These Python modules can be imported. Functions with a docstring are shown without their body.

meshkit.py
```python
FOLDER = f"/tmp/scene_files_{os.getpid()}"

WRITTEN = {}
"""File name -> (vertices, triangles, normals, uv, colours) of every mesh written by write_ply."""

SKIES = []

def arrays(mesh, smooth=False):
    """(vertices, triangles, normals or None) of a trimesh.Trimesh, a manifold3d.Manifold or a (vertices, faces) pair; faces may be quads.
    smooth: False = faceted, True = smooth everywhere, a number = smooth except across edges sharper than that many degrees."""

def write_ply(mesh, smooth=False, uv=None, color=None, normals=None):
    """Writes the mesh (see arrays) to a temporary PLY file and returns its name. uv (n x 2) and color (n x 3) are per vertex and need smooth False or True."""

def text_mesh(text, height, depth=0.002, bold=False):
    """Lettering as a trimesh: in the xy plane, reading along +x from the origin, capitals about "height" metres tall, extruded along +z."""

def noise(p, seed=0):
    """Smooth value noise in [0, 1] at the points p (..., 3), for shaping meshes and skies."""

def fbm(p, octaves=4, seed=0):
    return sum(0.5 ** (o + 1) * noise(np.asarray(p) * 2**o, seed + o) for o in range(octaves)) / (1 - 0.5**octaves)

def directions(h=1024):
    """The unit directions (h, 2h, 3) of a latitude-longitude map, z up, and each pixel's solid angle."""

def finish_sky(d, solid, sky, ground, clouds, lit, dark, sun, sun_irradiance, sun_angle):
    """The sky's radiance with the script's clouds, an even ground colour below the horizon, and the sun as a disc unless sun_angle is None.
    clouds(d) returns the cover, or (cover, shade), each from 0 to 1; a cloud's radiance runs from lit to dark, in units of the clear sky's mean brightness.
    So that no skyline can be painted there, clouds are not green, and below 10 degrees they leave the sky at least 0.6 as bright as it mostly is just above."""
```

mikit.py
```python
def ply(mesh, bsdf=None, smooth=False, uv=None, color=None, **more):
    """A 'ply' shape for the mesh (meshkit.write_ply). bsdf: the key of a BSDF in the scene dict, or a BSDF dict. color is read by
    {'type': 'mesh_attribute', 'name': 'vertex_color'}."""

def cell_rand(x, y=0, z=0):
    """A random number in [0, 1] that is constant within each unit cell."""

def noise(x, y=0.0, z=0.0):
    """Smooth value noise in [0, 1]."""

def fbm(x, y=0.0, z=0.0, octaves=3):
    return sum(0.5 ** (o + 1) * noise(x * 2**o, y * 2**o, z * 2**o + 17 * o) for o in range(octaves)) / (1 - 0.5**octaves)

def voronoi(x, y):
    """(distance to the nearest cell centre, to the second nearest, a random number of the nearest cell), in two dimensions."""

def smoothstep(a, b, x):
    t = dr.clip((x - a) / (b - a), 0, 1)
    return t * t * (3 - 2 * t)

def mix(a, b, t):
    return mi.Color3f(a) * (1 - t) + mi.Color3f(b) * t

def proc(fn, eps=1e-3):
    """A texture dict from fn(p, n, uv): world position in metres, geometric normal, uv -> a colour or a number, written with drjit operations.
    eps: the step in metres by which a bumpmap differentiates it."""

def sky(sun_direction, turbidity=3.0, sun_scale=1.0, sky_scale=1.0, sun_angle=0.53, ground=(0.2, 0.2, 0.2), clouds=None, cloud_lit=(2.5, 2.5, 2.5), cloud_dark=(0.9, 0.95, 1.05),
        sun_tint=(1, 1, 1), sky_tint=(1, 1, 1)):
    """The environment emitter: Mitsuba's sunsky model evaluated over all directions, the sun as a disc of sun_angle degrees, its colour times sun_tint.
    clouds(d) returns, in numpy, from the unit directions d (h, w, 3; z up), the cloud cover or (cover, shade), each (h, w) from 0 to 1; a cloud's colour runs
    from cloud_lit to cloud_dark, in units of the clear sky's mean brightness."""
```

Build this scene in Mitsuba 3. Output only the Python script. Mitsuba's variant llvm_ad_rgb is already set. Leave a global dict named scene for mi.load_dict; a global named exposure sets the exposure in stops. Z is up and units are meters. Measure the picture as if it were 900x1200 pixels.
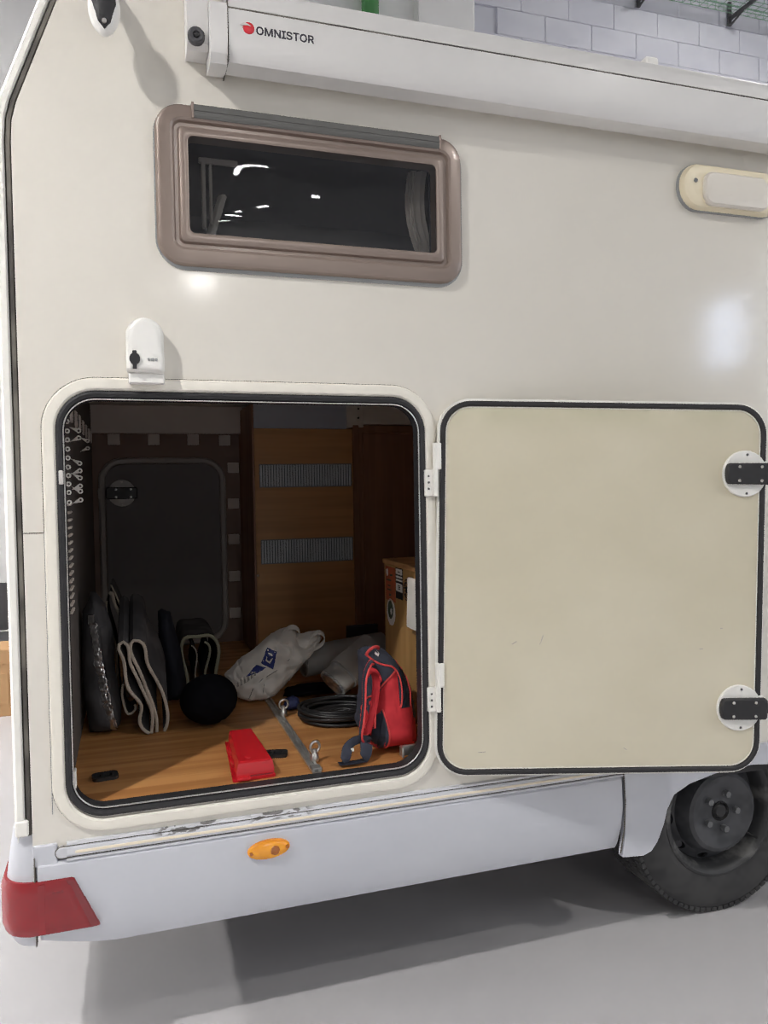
import math, random
import numpy as np, trimesh, manifold3d as m3
import drjit as dr, mitsuba as mi
import mikit, meshkit
from shapely.geometry import Polygon, Point, box as sbox
from shapely import affinity
from shapely.ops import unary_union
rng = np.random.default_rng(7)
T = mi.ScalarTransform4f
scene, labels = {}, {}
exposure = -0.27

# ---------------------------------------------------------------- camera
F = 916.0
YAW, PITCH, ROLL = [math.radians(a) for a in (18.09, 1.877, 0.915)]
fwd = np.array([math.sin(YAW) * math.cos(PITCH), math.cos(YAW) * math.cos(PITCH), -math.sin(PITCH)])
rgt0 = np.array([math.cos(YAW), -math.sin(YAW), 0]); dwn0 = np.cross(fwd, rgt0)
dwn = -rgt0 * math.sin(ROLL) + dwn0 * math.cos(ROLL)
EYE = np.array([0, -2.08, 1.5])
scene['camera'] = {'type': 'perspective', 'fov_axis': 'x', 'fov': 2 * math.degrees(math.atan(450 / F)), 'near_clip': 0.05, 'far_clip': 100.0,
                   'to_world': T().look_at(origin=EYE.tolist(), target=(EYE + fwd).tolist(), up=(-dwn).tolist())}

# ---------------------------------------------------------------- hall lamps (x, y, z, radius, radiance); built further down
LAMPS = [(-1.65, -1.5, 3.85, .06, 3950.0), (3.4, -3.1, 4.5, .07, 1450.0), (-5.2, 2.2, 3.55, .12, 2900.0),
         (4.8, -1.6, 4.8, .25, 30.0), (1.15, -8.1, 4.6, .2, 135.0), (1.1, -9.9, 4.6, .2, 135.0), (-7.6, -4.4, 4.8, .3, 47.0),
         (7.6, -3.2, 4.8, .3, 40.0), (-5.2, -4.0, 4.8, .3, 14.0), (5.6, 2.4, 6.75, .2, 247.0), (-2.8, 3.0, 5.6, .2, 285.0)]
ARC = [(0.793, -4.1, 3.9), (0.801, -4.1, 3.965), (0.841, -4.1, 4.034), (0.927, -4.1, 4.102), (1.073, -4.1, 4.151)]   # the curved lamp
STREAKS = [((2.411, -8.6, 5.487), (2.567, -8.6, 5.49)), ((1.661, -8.6, 5.254), (1.787, -8.6, 5.289)), ((1.159, -7.5, 4.604), (1.262, -7.5, 4.693))]   # short strip lamps
WINDOWS = [(-8.45, -7.6, 3.25, 4.4, (8.6, 10.2, 13.5)), (-7.15, -4.2, 2.2, 4.9, (3.5, 3.75, 4.15))]   # daylit windows in the right wall: y0, y1, z0, z1, radiance

# ---------------------------------------------------------------- helpers
def add(key, mesh, mat, smooth=False, label=None, cat=None, group=None, kind=None, **more):
    assert key not in scene, key
    scene[key] = mikit.ply(mesh, mat, smooth=smooth, **more)
    tag(key, label, cat, group, kind); return key
def tag(key, label=None, cat=None, group=None, kind=None):
    d = {k: v for k, v in dict(label=label, category=cat, group=group, kind=kind).items() if v}
    if d: labels[key] = d
def num(key):
    if key not in scene: return key
    i = 1
    while f'{key}_{i:03d}' in scene: i += 1
    return f'{key}_{i:03d}'
def join(ms): return trimesh.util.concatenate([m if isinstance(m, trimesh.Trimesh) else trimesh.Trimesh(*m, process=False) for m in ms])
def xz(poly, y0, y1):
    """A polygon in (x, z) as a plate from y0 to y1 (y0 < y1)."""
    m = trimesh.creation.extrude_polygon(poly, y1 - y0, engine='earcut')
    v = np.array(m.vertices); m.vertices = np.c_[v[:, 0], y1 - v[:, 2], v[:, 1]]; return m
def yz(poly, x0, x1):
    """A polygon in (y, z) as a plate from x0 to x1."""
    m = trimesh.creation.extrude_polygon(poly, x1 - x0, engine='earcut')
    v = np.array(m.vertices); m.vertices = np.c_[x0 + v[:, 2], v[:, 0], v[:, 1]]; return m
def xy(poly, z0, z1):
    m = trimesh.creation.extrude_polygon(poly, z1 - z0, engine='earcut'); m.apply_translation([0, 0, z0]); return m
def cbox(x0, x1, y0, y1, z0, z1, c=0.0):
    """A box with chamfered edges."""
    if c <= 0:
        m = trimesh.creation.box((x1 - x0, y1 - y0, z1 - z0)); m.apply_translation([(x0 + x1) / 2, (y0 + y1) / 2, (z0 + z1) / 2]); return m
    p = []
    for x, sx in ((x0, 1), (x1, -1)):
        for y, sy in ((y0, 1), (y1, -1)):
            for z, sz in ((z0, 1), (z1, -1)):
                p += [(x + sx * c, y + sy * c, z), (x + sx * c, y, z + sz * c), (x, y + sy * c, z + sz * c)]
    return trimesh.convex.convex_hull(np.array(p))
def rrect(x0, x1, z0, z1, r, n=10):
    """Closed path of a rounded rectangle, anticlockwise, with outward normals."""
    P, N = [], []
    for cx, cz, a0 in ((x1 - r, z1 - r, 0), (x0 + r, z1 - r, 90), (x0 + r, z0 + r, 180), (x1 - r, z0 + r, 270)):
        for a in np.radians(np.linspace(a0, a0 + 90, n)):
            d = np.array([math.cos(a), math.sin(a)]); P.append((cx + r * d[0], cz + r * d[1])); N.append(d)
    return np.array(P), np.array(N)
def ring2(x0, x1, z0, z1, r, prof, rmin=.014, n=10):
    """ring() for deep profiles: each outline gets its own corner radius."""
    G = np.array([rrect(x0 - o, x1 + o, z0 - o, z1 + o, max(r + o, rmin), n)[0] for o, _ in prof])
    return outward(grid(np.array([[(q[0], y, q[1]) for q in g] for g, (_, y) in zip(G, prof)]).transpose(1, 0, 2), True, True))
def rpoly(*a, **k): return Polygon(rrect(*a, **k)[0])
def grid(G, closed_i=False, closed_j=False):
    """Faces over an (n, m, 3) grid of points."""
    n, m = G.shape[:2]
    i, j = np.meshgrid(np.arange(n if closed_i else n - 1), np.arange(m if closed_j else m - 1), indexing='ij')
    i2, j2 = (i + 1) % n, (j + 1) % m
    q = np.stack([i * m + j, i2 * m + j, i2 * m + j2, i * m + j2], -1).reshape(-1, 4)
    return trimesh.Trimesh(G.reshape(-1, 3), np.vstack([q[:, [0, 1, 2]], q[:, [0, 2, 3]]]), process=False)
def outward(m):
    m = trimesh.Trimesh(m.vertices, m.faces, process=True); trimesh.repair.fix_normals(m); return m
def ring(path, prof, closed=True):
    """Sweeps a profile [(offset along the normal, y)] round a rounded rectangle in (x, z)."""
    P, N = path
    G = np.array([[(p[0] + n[0] * o, y, p[1] + n[1] * o) for o, y in prof] for p, n in zip(P, N)])
    return outward(grid(G, True, closed))
def shell(front, back):
    """A closed skin from two (n, m, 3) grids."""
    n, m = front.shape[:2]
    ff, bb = grid(front), grid(back)
    V = np.vstack([ff.vertices, bb.vertices]); k = n * m
    idx = np.arange(k).reshape(n, m)
    loop = np.r_[idx[0, :], idx[1:, -1], idx[-1, -2::-1], idx[-2:0:-1, 0]]
    l2 = np.roll(loop, -1)
    side = np.vstack([np.c_[loop, l2, l2 + k], np.c_[loop, l2 + k, loop + k]])
    return outward(trimesh.Trimesh(V, np.vstack([ff.faces, bb.faces[:, ::-1] + k, side]), process=False))
def sweep_x(prof, x0, x1, closed=True, caps=True):
    """A closed profile [(y, z)] along x."""
    return outward(yz(Polygon(prof), x0, x1))
def lathe(prof, centre, axis='y', n=40):
    """Profile [(radius, height)] about an axis; height runs along +axis."""
    a = np.linspace(0, 2 * np.pi, n, endpoint=False)
    G = np.array([[(r * math.cos(t), r * math.sin(t), h) for r, h in prof] for t in a])
    m = grid(G, True, False)
    v = np.array(m.vertices)
    v = {'z': v, 'y': np.c_[v[:, 0], v[:, 2], v[:, 1]], 'x': np.c_[v[:, 2], v[:, 0], v[:, 1]]}[axis]
    return outward(trimesh.Trimesh(v + np.asarray(centre), m.faces, process=True))
def tube(P, r, sides=8, closed=False, flat=1.0, up=(0, 1, 0)):
    """A swept tube; flat < 1 squeezes it along 'up'."""
    P = np.asarray(P, float)
    t = (np.roll(P, -1, 0) - np.roll(P, 1, 0)) if closed else np.gradient(P, axis=0)
    t /= np.linalg.norm(t, axis=1, keepdims=True) + 1e-12
    u = np.asarray(up, float) - t * (t @ np.asarray(up, float))[:, None]
    bad = np.linalg.norm(u, axis=1) < 1e-3
    u[bad] = np.cross(t[bad], [0.3, 0.1, 0.9]); u /= np.linalg.norm(u, axis=1, keepdims=True)
    w = np.cross(t, u); a = np.arange(sides) * 2 * np.pi / sides
    r = np.broadcast_to(r, (len(P),))
    G = P[:, None] + r[:, None, None] * (np.cos(a)[None, :, None] * w[:, None] + flat * np.sin(a)[None, :, None] * u[:, None])
    m = grid(G, closed, True)
    if closed: return outward(m)
    k = len(m.vertices); V = np.vstack([m.vertices, P[:1], P[-1:]]); j = np.arange(sides); j2 = (j + 1) % sides; b = (len(P) - 1) * sides
    return outward(trimesh.Trimesh(V, np.vstack([m.faces, np.c_[j, j2, j * 0 + k], np.c_[b + j2, b + j, j * 0 + k + 1]]), process=False))
def smooth_path(P, n=40, closed=False):
    from scipy.interpolate import splprep, splev
    P = np.asarray(P, float)
    if closed: P = np.vstack([P, P[:1]])
    tck, _ = splprep(P.T, s=0, k=min(3, len(P) - 1), per=closed)
    return np.array(splev(np.linspace(0, 1, n, endpoint=not closed), tck)).T
def ribbon(P, width, thick, across):
    """A strap: the path P widened along 'across' (a vector or one per point)."""
    P = np.asarray(P, float); A = np.broadcast_to(np.asarray(across, float), P.shape)
    A = A / np.linalg.norm(A, axis=1, keepdims=True)
    t = np.gradient(P, axis=0); t /= np.linalg.norm(t, axis=1, keepdims=True)
    n = np.cross(t, A); n /= np.linalg.norm(n, axis=1, keepdims=True)
    s = np.linspace(-.5, .5, 5)
    f = np.array([[p + a * width * q + m * thick / 2 * (1 - 1.2 * (abs(q) > .45)) for q in s] for p, a, m in zip(P, A, n)])
    b = np.array([[p + a * width * q - m * thick / 2 * (1 - 1.2 * (abs(q) > .45)) for q in s] for p, a, m in zip(P, A, n)])
    return shell(f, b)
def pillow(outline, y0, thick, step=.012, power=.5, amp=.01, freq=14, tilt=0.0, z0=0.7, seed=0, back=1.0):
    """A soft stuffed thing: an outline in (x, z), swollen along y and creased; 'tilt' leans it back with height."""
    poly = outline if isinstance(outline, Polygon) else Polygon(outline).buffer(.012).buffer(-.012)
    P = np.array(poly.exterior.segmentize(step).coords)[:-1]
    x0, zz0, x1, zz1 = poly.bounds
    gx, gz = np.meshgrid(np.arange(x0, x1, step), np.arange(zz0, zz1, step))
    pts = [(x, z) for x, z in zip(gx.ravel(), gz.ravel()) if poly.contains(Point(x, z)) and poly.exterior.distance(Point(x, z)) > step * .55]
    A = np.vstack([P, pts])
    from scipy.spatial import Delaunay
    tri = Delaunay(A).simplices
    c = A[tri].mean(1)
    tri = tri[[poly.contains(Point(*q)) for q in c]]
    d = np.array([poly.exterior.distance(Point(*q)) for q in A]); R = d.max()
    h = thick * (1 - (1 - np.clip(d / R, 0, 1)) ** 2) ** power
    w = (meshkit.fbm(np.c_[A * freq, np.full(len(A), 3.1 + seed)], 3, seed) - .5) * 2 * amp * np.clip(d / (R * .35), 0, 1)
    lean = tilt * (A[:, 1] - z0)
    n = len(A); nb = len(P)
    V = np.vstack([np.c_[A[:, 0], y0 + lean - h - w, A[:, 1]], np.c_[A[nb:, 0], y0 + lean[nb:] + h[nb:] * back, A[nb:, 1]]])
    bt = np.where(tri >= nb, tri + n - nb, tri)
    return outward(trimesh.Trimesh(V, np.vstack([tri, bt[:, ::-1]]), process=False))
def front_y(mesh, x, z):
    """The y at which a ray along +y meets the mesh."""
    loc, _, _ = mesh.ray.intersects_location([[x, -50, z]], [[0, 1, 0]], multiple_hits=False)
    return float(loc[0][1]) if len(loc) else None
def decal(mesh, pts, lift=.0015, step=.008):
    """A thin patch that lies on the front of a mesh (printing, a sewn-on panel)."""
    poly = pts if isinstance(pts, Polygon) else Polygon(pts)
    P = np.array(poly.exterior.segmentize(step).coords)[:-1]; x0, z0, x1, z1 = poly.bounds
    gx, gz = np.meshgrid(np.arange(x0, x1, step), np.arange(z0, z1, step))
    I = [(x, z) for x, z in zip(gx.ravel(), gz.ravel()) if poly.contains(Point(x, z)) and poly.exterior.distance(Point(x, z)) > step * .4]
    A = np.vstack([P] + ([I] if I else []))
    from scipy.spatial import Delaunay, cKDTree
    tri = Delaunay(A).simplices
    tri = tri[[poly.contains(Point(*q)) for q in A[tri].mean(1)]]
    O = np.c_[A[:, 0], np.full(len(A), -50.0), A[:, 1]]
    loc, ri, _ = mesh.ray.intersects_location(O, np.tile([0, 1.0, 0], (len(A), 1)), multiple_hits=False)
    y = np.full(len(A), np.nan); y[ri] = loc[:, 1]
    ok = ~np.isnan(y); kt = cKDTree(A[ok]); y[~ok] = y[ok][kt.query(A[~ok])[1]]
    used = np.unique(tri); re = -np.ones(len(A), int); re[used] = np.arange(len(used))
    A, y, tri, nb = A[used], y[used], re[tri], len(P)
    n = len(A)
    V = np.vstack([np.c_[A[:, 0], y - lift, A[:, 1]], np.c_[A[:, 0], y + .002, A[:, 1]]])
    e = np.sort(np.vstack([tri[:, [0, 1]], tri[:, [1, 2]], tri[:, [2, 0]]]), 1)
    u, c = np.unique(e, axis=0, return_counts=True); u = u[c == 1]
    side = np.vstack([np.c_[u[:, 0], u[:, 1], u[:, 1] + n], np.c_[u[:, 0], u[:, 1] + n, u[:, 0] + n]])
    return outward(trimesh.Trimesh(V, np.vstack([tri, tri[:, ::-1] + n, side]), process=False))
def ellipse(cx, cz, rx, rz, n=32):
    a = np.linspace(0, 2 * np.pi, n, endpoint=False); return Polygon(np.c_[cx + rx * np.cos(a), cz + rz * np.sin(a)])

# ---------------------------------------------------------------- materials
def P(name, col, rough=.5, metal=0.0, spec=.5, coat=0.0, gloss=.9, sheen=0.0, bump=None, two=True):
    b = {'type': 'principled', 'base_color': col if isinstance(col, dict) else {'type': 'rgb', 'value': list(col)}, 'roughness': rough, 'metallic': metal, 'specular': spec}
    if coat: b.update(clearcoat=coat, clearcoat_gloss=gloss)
    if sheen: b['sheen'] = sheen
    if bump: b = {'type': 'bumpmap', 'arbitrary': mikit.proc(bump[0], bump[2] if len(bump) > 2 else 1e-3), 'scale': bump[1], 'bsdf': b}
    scene[name] = {'type': 'twosided', 'bsdf': b} if two else b
    return name
def tint(a, b, f, k=3, lo=.3, hi=.7):
    """A colour that wanders between a and b with a noise of frequency f (a number or one per axis)."""
    f = (f, f, f) if isinstance(f, (int, float)) else f
    return mikit.proc(lambda p, n, uv: mikit.mix(a, b, mikit.smoothstep(lo, hi, mikit.fbm(p.x * f[0], p.y * f[1], p.z * f[2], k))))
scene['mat_cream'] = {'type': 'roughplastic', 'distribution': 'ggx', 'alpha': .012, 'int_ior': 1.5, 'diffuse_reflectance': tint((.70, .669, .602), (.73, .70, .636), 1.1)}
P('mat_frame_cream', (.74, .71, .63), .4, coat=.4)
P('mat_white_plastic', (.76, .755, .72), .38, coat=.25)
P('mat_awning', (.63, .62, .605), .4, coat=.25)
P('mat_trim_white', (.78, .77, .72), .4, coat=.2)
P('mat_skirt', tint((.50, .515, .565), (.54, .555, .60), 2.0), .36, coat=.35, gloss=.85)
def rail_fn(p, n, uv):
    c = mikit.mix((.54, .55, .585), (.59, .60, .63), mikit.fbm(p.x * 5, p.y * 5, p.z * 30))
    w = mikit.fbm(p.x * 60, p.y * 9, p.z * 110, 3)
    zone = mikit.smoothstep(.03, .07, p.x) * (1 - mikit.smoothstep(.20, .23, p.x)) + mikit.smoothstep(.27, .31, p.x) * (1 - mikit.smoothstep(.43, .47, p.x))
    hi = mikit.smoothstep(.608, .613, p.z)
    return mikit.mix(c, (.10, .095, .09), mikit.smoothstep(.48, .56, w) * zone * hi * .85)
P('mat_rail', mikit.proc(rail_fn), .4, coat=.2)
P('mat_stripe', (.80, .72, .56), .45)
P('mat_rubber', (.022, .022, .024), .55, spec=.4)
P('mat_seal_dark', tint((.06, .055, .05), (.15, .14, .12), 9), .8)
P('mat_black', (.013, .013, .014), .45)
P('mat_black_soft', (.006, .006, .008), .95, spec=.05)
P('mat_grey_plastic', (.28, .29, .29), .5)
P('mat_hinge_rail', (.10, .10, .095), .5)
P('mat_taupe', tint((.215, .165, .14), (.25, .195, .165), 3), .30, metal=.3, coat=1.0, gloss=.95)
P('mat_alu', tint((.52, .52, .50), (.70, .70, .68), (3, 40, 40)), .38, metal=.85)
P('mat_steel', (.60, .59, .56), .3, metal=.9)
P('mat_dark_steel', (.33, .33, .32), .35, metal=.8)
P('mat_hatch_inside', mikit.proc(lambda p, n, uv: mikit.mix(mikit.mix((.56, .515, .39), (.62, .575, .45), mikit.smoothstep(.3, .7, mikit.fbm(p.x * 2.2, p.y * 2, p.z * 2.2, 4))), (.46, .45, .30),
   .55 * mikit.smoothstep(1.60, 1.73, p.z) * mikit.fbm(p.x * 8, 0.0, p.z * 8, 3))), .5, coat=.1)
P('mat_lamp_cream', (.76, .68, .50), .4, coat=.3)
P('mat_diffuser', (.66, .62, .55), .35, coat=.2)
P('mat_red_lens', tint((.25, .011, .016), (.20, .009, .014), 6), .25, coat=.5, gloss=.95)
P('mat_red_lens_dark', (.17, .011, .016), .25, coat=.9)
P('mat_amber', tint((.85, .36, .015), (.72, .26, .01), 25), .2, coat=1.0, gloss=.95)
P('mat_amber_dark', (.34, .10, .01), .25, coat=.8)
P('mat_tyre', tint((.030, .030, .032), (.05, .05, .05), 12), .78)
P('mat_rim', tint((.030, .032, .036), (.060, .062, .068), 14), .5, spec=.5)
P('mat_rim_edge', tint((.035, .036, .038), (.15, .15, .145), 16, 4, .5, .85), .5)
P('mat_bolt', (.13, .135, .14), .5)
P('mat_underbody', (.05, .05, .052), .9)
def wood(a, b, along, fx=1.0):
    """Fine straight grain; along = the axis that the grain follows."""
    def fn(p, n, uv):
        q = {'x': (p.x * 1.6, p.y * 34, p.z * 34), 'z': (p.x * 34, p.y * 34, p.z * 1.6), 'y': (p.x * 34, p.y * 1.6, p.z * 34)}[along]
        g = mikit.fbm(q[0] * fx, q[1] * fx, q[2] * fx, 4)
        return mikit.mix(a, b, mikit.smoothstep(.3, .7, g))
    return mikit.proc(fn)
P('mat_floor_wood', wood((.37, .16, .052), (.50, .245, .088), 'x'), .38, coat=.3, gloss=.7)
P('mat_cab_wood', wood((.40, .205, .080), (.47, .245, .098), 'x'), .45)
P('mat_cab_dark', wood((.20, .095, .052), (.25, .12, .066), 'z'), .45)
P('mat_locker_wood', wood((.40, .225, .08), (.46, .265, .10), 'z'), .42)
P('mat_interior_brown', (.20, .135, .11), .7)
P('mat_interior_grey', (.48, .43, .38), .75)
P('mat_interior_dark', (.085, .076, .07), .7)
P('mat_beam', (.62, .55, .50), .7)
P('mat_beam_cream', (.66, .60, .52), .6)
P('mat_band_blue', (.36, .38, .42), .6)
P('mat_vent', (.58, .62, .66), .5)
P('mat_vent_back', (.20, .22, .24), .7)
P('mat_patch', (.62, .56, .52), .9)
P('mat_far_hatch', (.15, .14, .14), .7)
P('mat_far_frame', (.38, .35, .33), .6)
P('mat_far_plate', (.55, .53, .51), .6)
P('mat_hook', (.85, .82, .76), .35)
P('mat_foil', tint((.45, .45, .45), (.85, .85, .85), 60), .22, metal=.95, bump=(lambda p, n, uv: mikit.fbm(p.x * 90, p.y * 90, p.z * 90, 2), .006))
P('mat_quilt', tint((.036, .035, .038), (.06, .058, .06), 12), .85, sheen=.2)
P('mat_quilt_inner', tint((.10, .075, .05), (.05, .045, .04), 18), .6)
P('mat_binding', tint((.36, .32, .265), (.47, .42, .35), 25), .85)
P('mat_binding_green', (.33, .33, .24), .8)
P('mat_navy', tint((.022, .026, .042), (.034, .039, .058), 20), .85, sheen=.3)
P('mat_navy_dark', (.009, .011, .02), .85)
P('mat_blue_tag', (.02, .028, .09), .8)
P('mat_red_fabric', tint((.50, .02, .03), (.60, .032, .042), 25), .8, sheen=.3)
P('mat_red_piping', (.62, .06, .06), .6)
P('mat_red_plastic', (.46, .010, .016), .3, coat=.4)
P('mat_bag', tint((.66, .64, .60), (.74, .72, .675), 14), .42, coat=.15)
P('mat_bag_blue', (.03, .045, .19), .5)
P('mat_bag_print', (.27, .27, .25), .6)
P('mat_mat_grey', (.31, .31, .30), .3, coat=.2)
P('mat_mat_end', (.40, .385, .35), .6)
P('mat_sticker_orange', tint((.42, .10, .04), (.34, .08, .03), 30), .5)
P('mat_white', (.80, .79, .76), .6)
P('mat_paper', tint((.80, .78, .72), (.72, .70, .64), 8), .6)
P('mat_sticker_green', (.06, .09, .06), .5)
P('mat_brand_red', (.55, .02, .03), .35, coat=.4)
P('mat_brand_ink', (.03, .028, .04), .4)
P('mat_floor_hall', tint((.50, .49, .505), (.55, .54, .55), .6), .34, spec=.45)
P('mat_wall_hall', (.78, .78, .775), .8)
P('mat_wall_blue', tint((.55, .56, .63), (.60, .61, .67), 2.5), .75, bump=(lambda p, n, uv: mikit.fbm(p.x * 40, p.y * 40, p.z * 40, 3), .004))
P('mat_mortar', (.55, .56, .62), .9)
P('mat_ceiling', (.45, .45, .46), .9)
P('mat_green', (.06, .22, .07), .4)
P('mat_green_wire', (.16, .30, .20), .5)
P('mat_cardboard', (.50, .30, .15), .85)
P('mat_dark_mesh', (.06, .06, .065), .7)
P('mat_curtain', (.72, .70, .67), .9)
P('mat_cushion', (.09, .09, .10), .9)
P('mat_lamp_housing', (.55, .55, .55), .4)
scene['mat_pane'] = {'type': 'thindielectric', 'int_ior': 1.5, 'specular_transmittance': {'type': 'rgb', 'value': [.42, .41, .40]}}

# ---------------------------------------------------------------- the hall
HX0, HX1, HY0, HY1, HZ = -10.0, 9.0, -12.0, 4.6, 7.2
add('floor', cbox(HX0, HX1, HY0, HY1, -.1, 0), 'mat_floor_hall', kind='structure', label='smooth light grey concrete hall floor')
add('wall_back', cbox(HX0, HX1, HY1 + .02, HY1 + .2, 0, HZ), 'mat_mortar', kind='structure', label='pale painted blockwork wall behind the motorhome')
add('wall_back__white_panel', cbox(HX0, 2.54, HY1, HY1 + .02, 0, HZ), 'mat_wall_hall', label='plain white stretch of the back wall')
add('trim_1', cbox(2.54, 3.09, HY1 - .10, HY1 + .02, 0, HZ, .01), 'mat_wall_hall', kind='structure', label='white pillar of the back wall')
bk = [None] * 3
for i in range(3):
    bk[i] = cbox(-.2495, .2495, -.0145, .0145, -.1185, .1185, .002)
    v = np.array(bk[i].vertices); v += (meshkit.noise(v * 9, 5 + i)[:, None] - .5) * np.array([.006, .008, .005]); bk[i].vertices = v
bk = [mikit.ply(b, 'mat_wall_blue') for b in bk]
for r, z in enumerate(np.arange(5.08, 6.7, .24)):
    for c in range(-1, 11):
        x = 3.36 + c * .504 + (.252 if r % 2 else 0)
        if x - .25 < 3.09 or x > 8.6: continue
        scene[num('wall_back__block')] = {**bk[(r * 3 + c) % 3], 'to_world': T().translate([x, HY1 + .009 - .003 * rng.random(), z])}
add('wall_left', cbox(HX0 - .2, HX0, HY0, HY1, 0, HZ), 'mat_wall_hall', kind='structure', label='white hall wall on the left')
add('wall_left__conduit', cbox(HX0, HX0 + .04, -6, 4, 2.4, 2.46, .008), 'mat_grey_plastic')
add('wall_front', cbox(HX0, HX1, HY0 - .2, HY0, 0, HZ), 'mat_wall_hall', kind='structure', label='white hall wall behind the photographer')
wr = sbox(HY0, 0, HY1, HZ)
for y0, y1, z0, z1, _ in WINDOWS: wr = wr.difference(sbox(y0, z0, y1, z1))
add('wall_right', yz(wr, HX1, HX1 + .2), 'mat_wall_hall', kind='structure', label='white hall wall on the right')
for i, (y0, y1, z0, z1, rad) in enumerate(WINDOWS):
    k = f'window_{i + 1}'; e = .05
    add(k, join([cbox(HX1 - .01, HX1 + .05, y0, y0 + e, z0, z1), cbox(HX1 - .01, HX1 + .05, y1 - e, y1, z0, z1), cbox(HX1 - .01, HX1 + .05, y0 + e, y1 - e, z0, z0 + e), cbox(HX1 - .01, HX1 + .05, y0 + e, y1 - e, z1 - e, z1)]),
        'mat_white_plastic', kind='structure', label=['narrow daylit window in the right hall wall', 'wide daylit window in the right hall wall'][i])
    scene[k + '__pane'] = {**mikit.ply((np.array([[HX1 + .04, y0 + e, z0 + e], [HX1 + .04, y1 - e, z0 + e], [HX1 + .04, y1 - e, z1 - e], [HX1 + .04, y0 + e, z1 - e]]), np.array([[0, 3, 2], [0, 2, 1]])), 'mat_white'),
                           'emitter': {'type': 'area', 'radiance': {'type': 'rgb', 'value': list(rad)}}}
add('ceiling', cbox(HX0, HX1, HY0, HY1, HZ, HZ + .2), 'mat_ceiling', kind='structure', label='grey hall ceiling')
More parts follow.
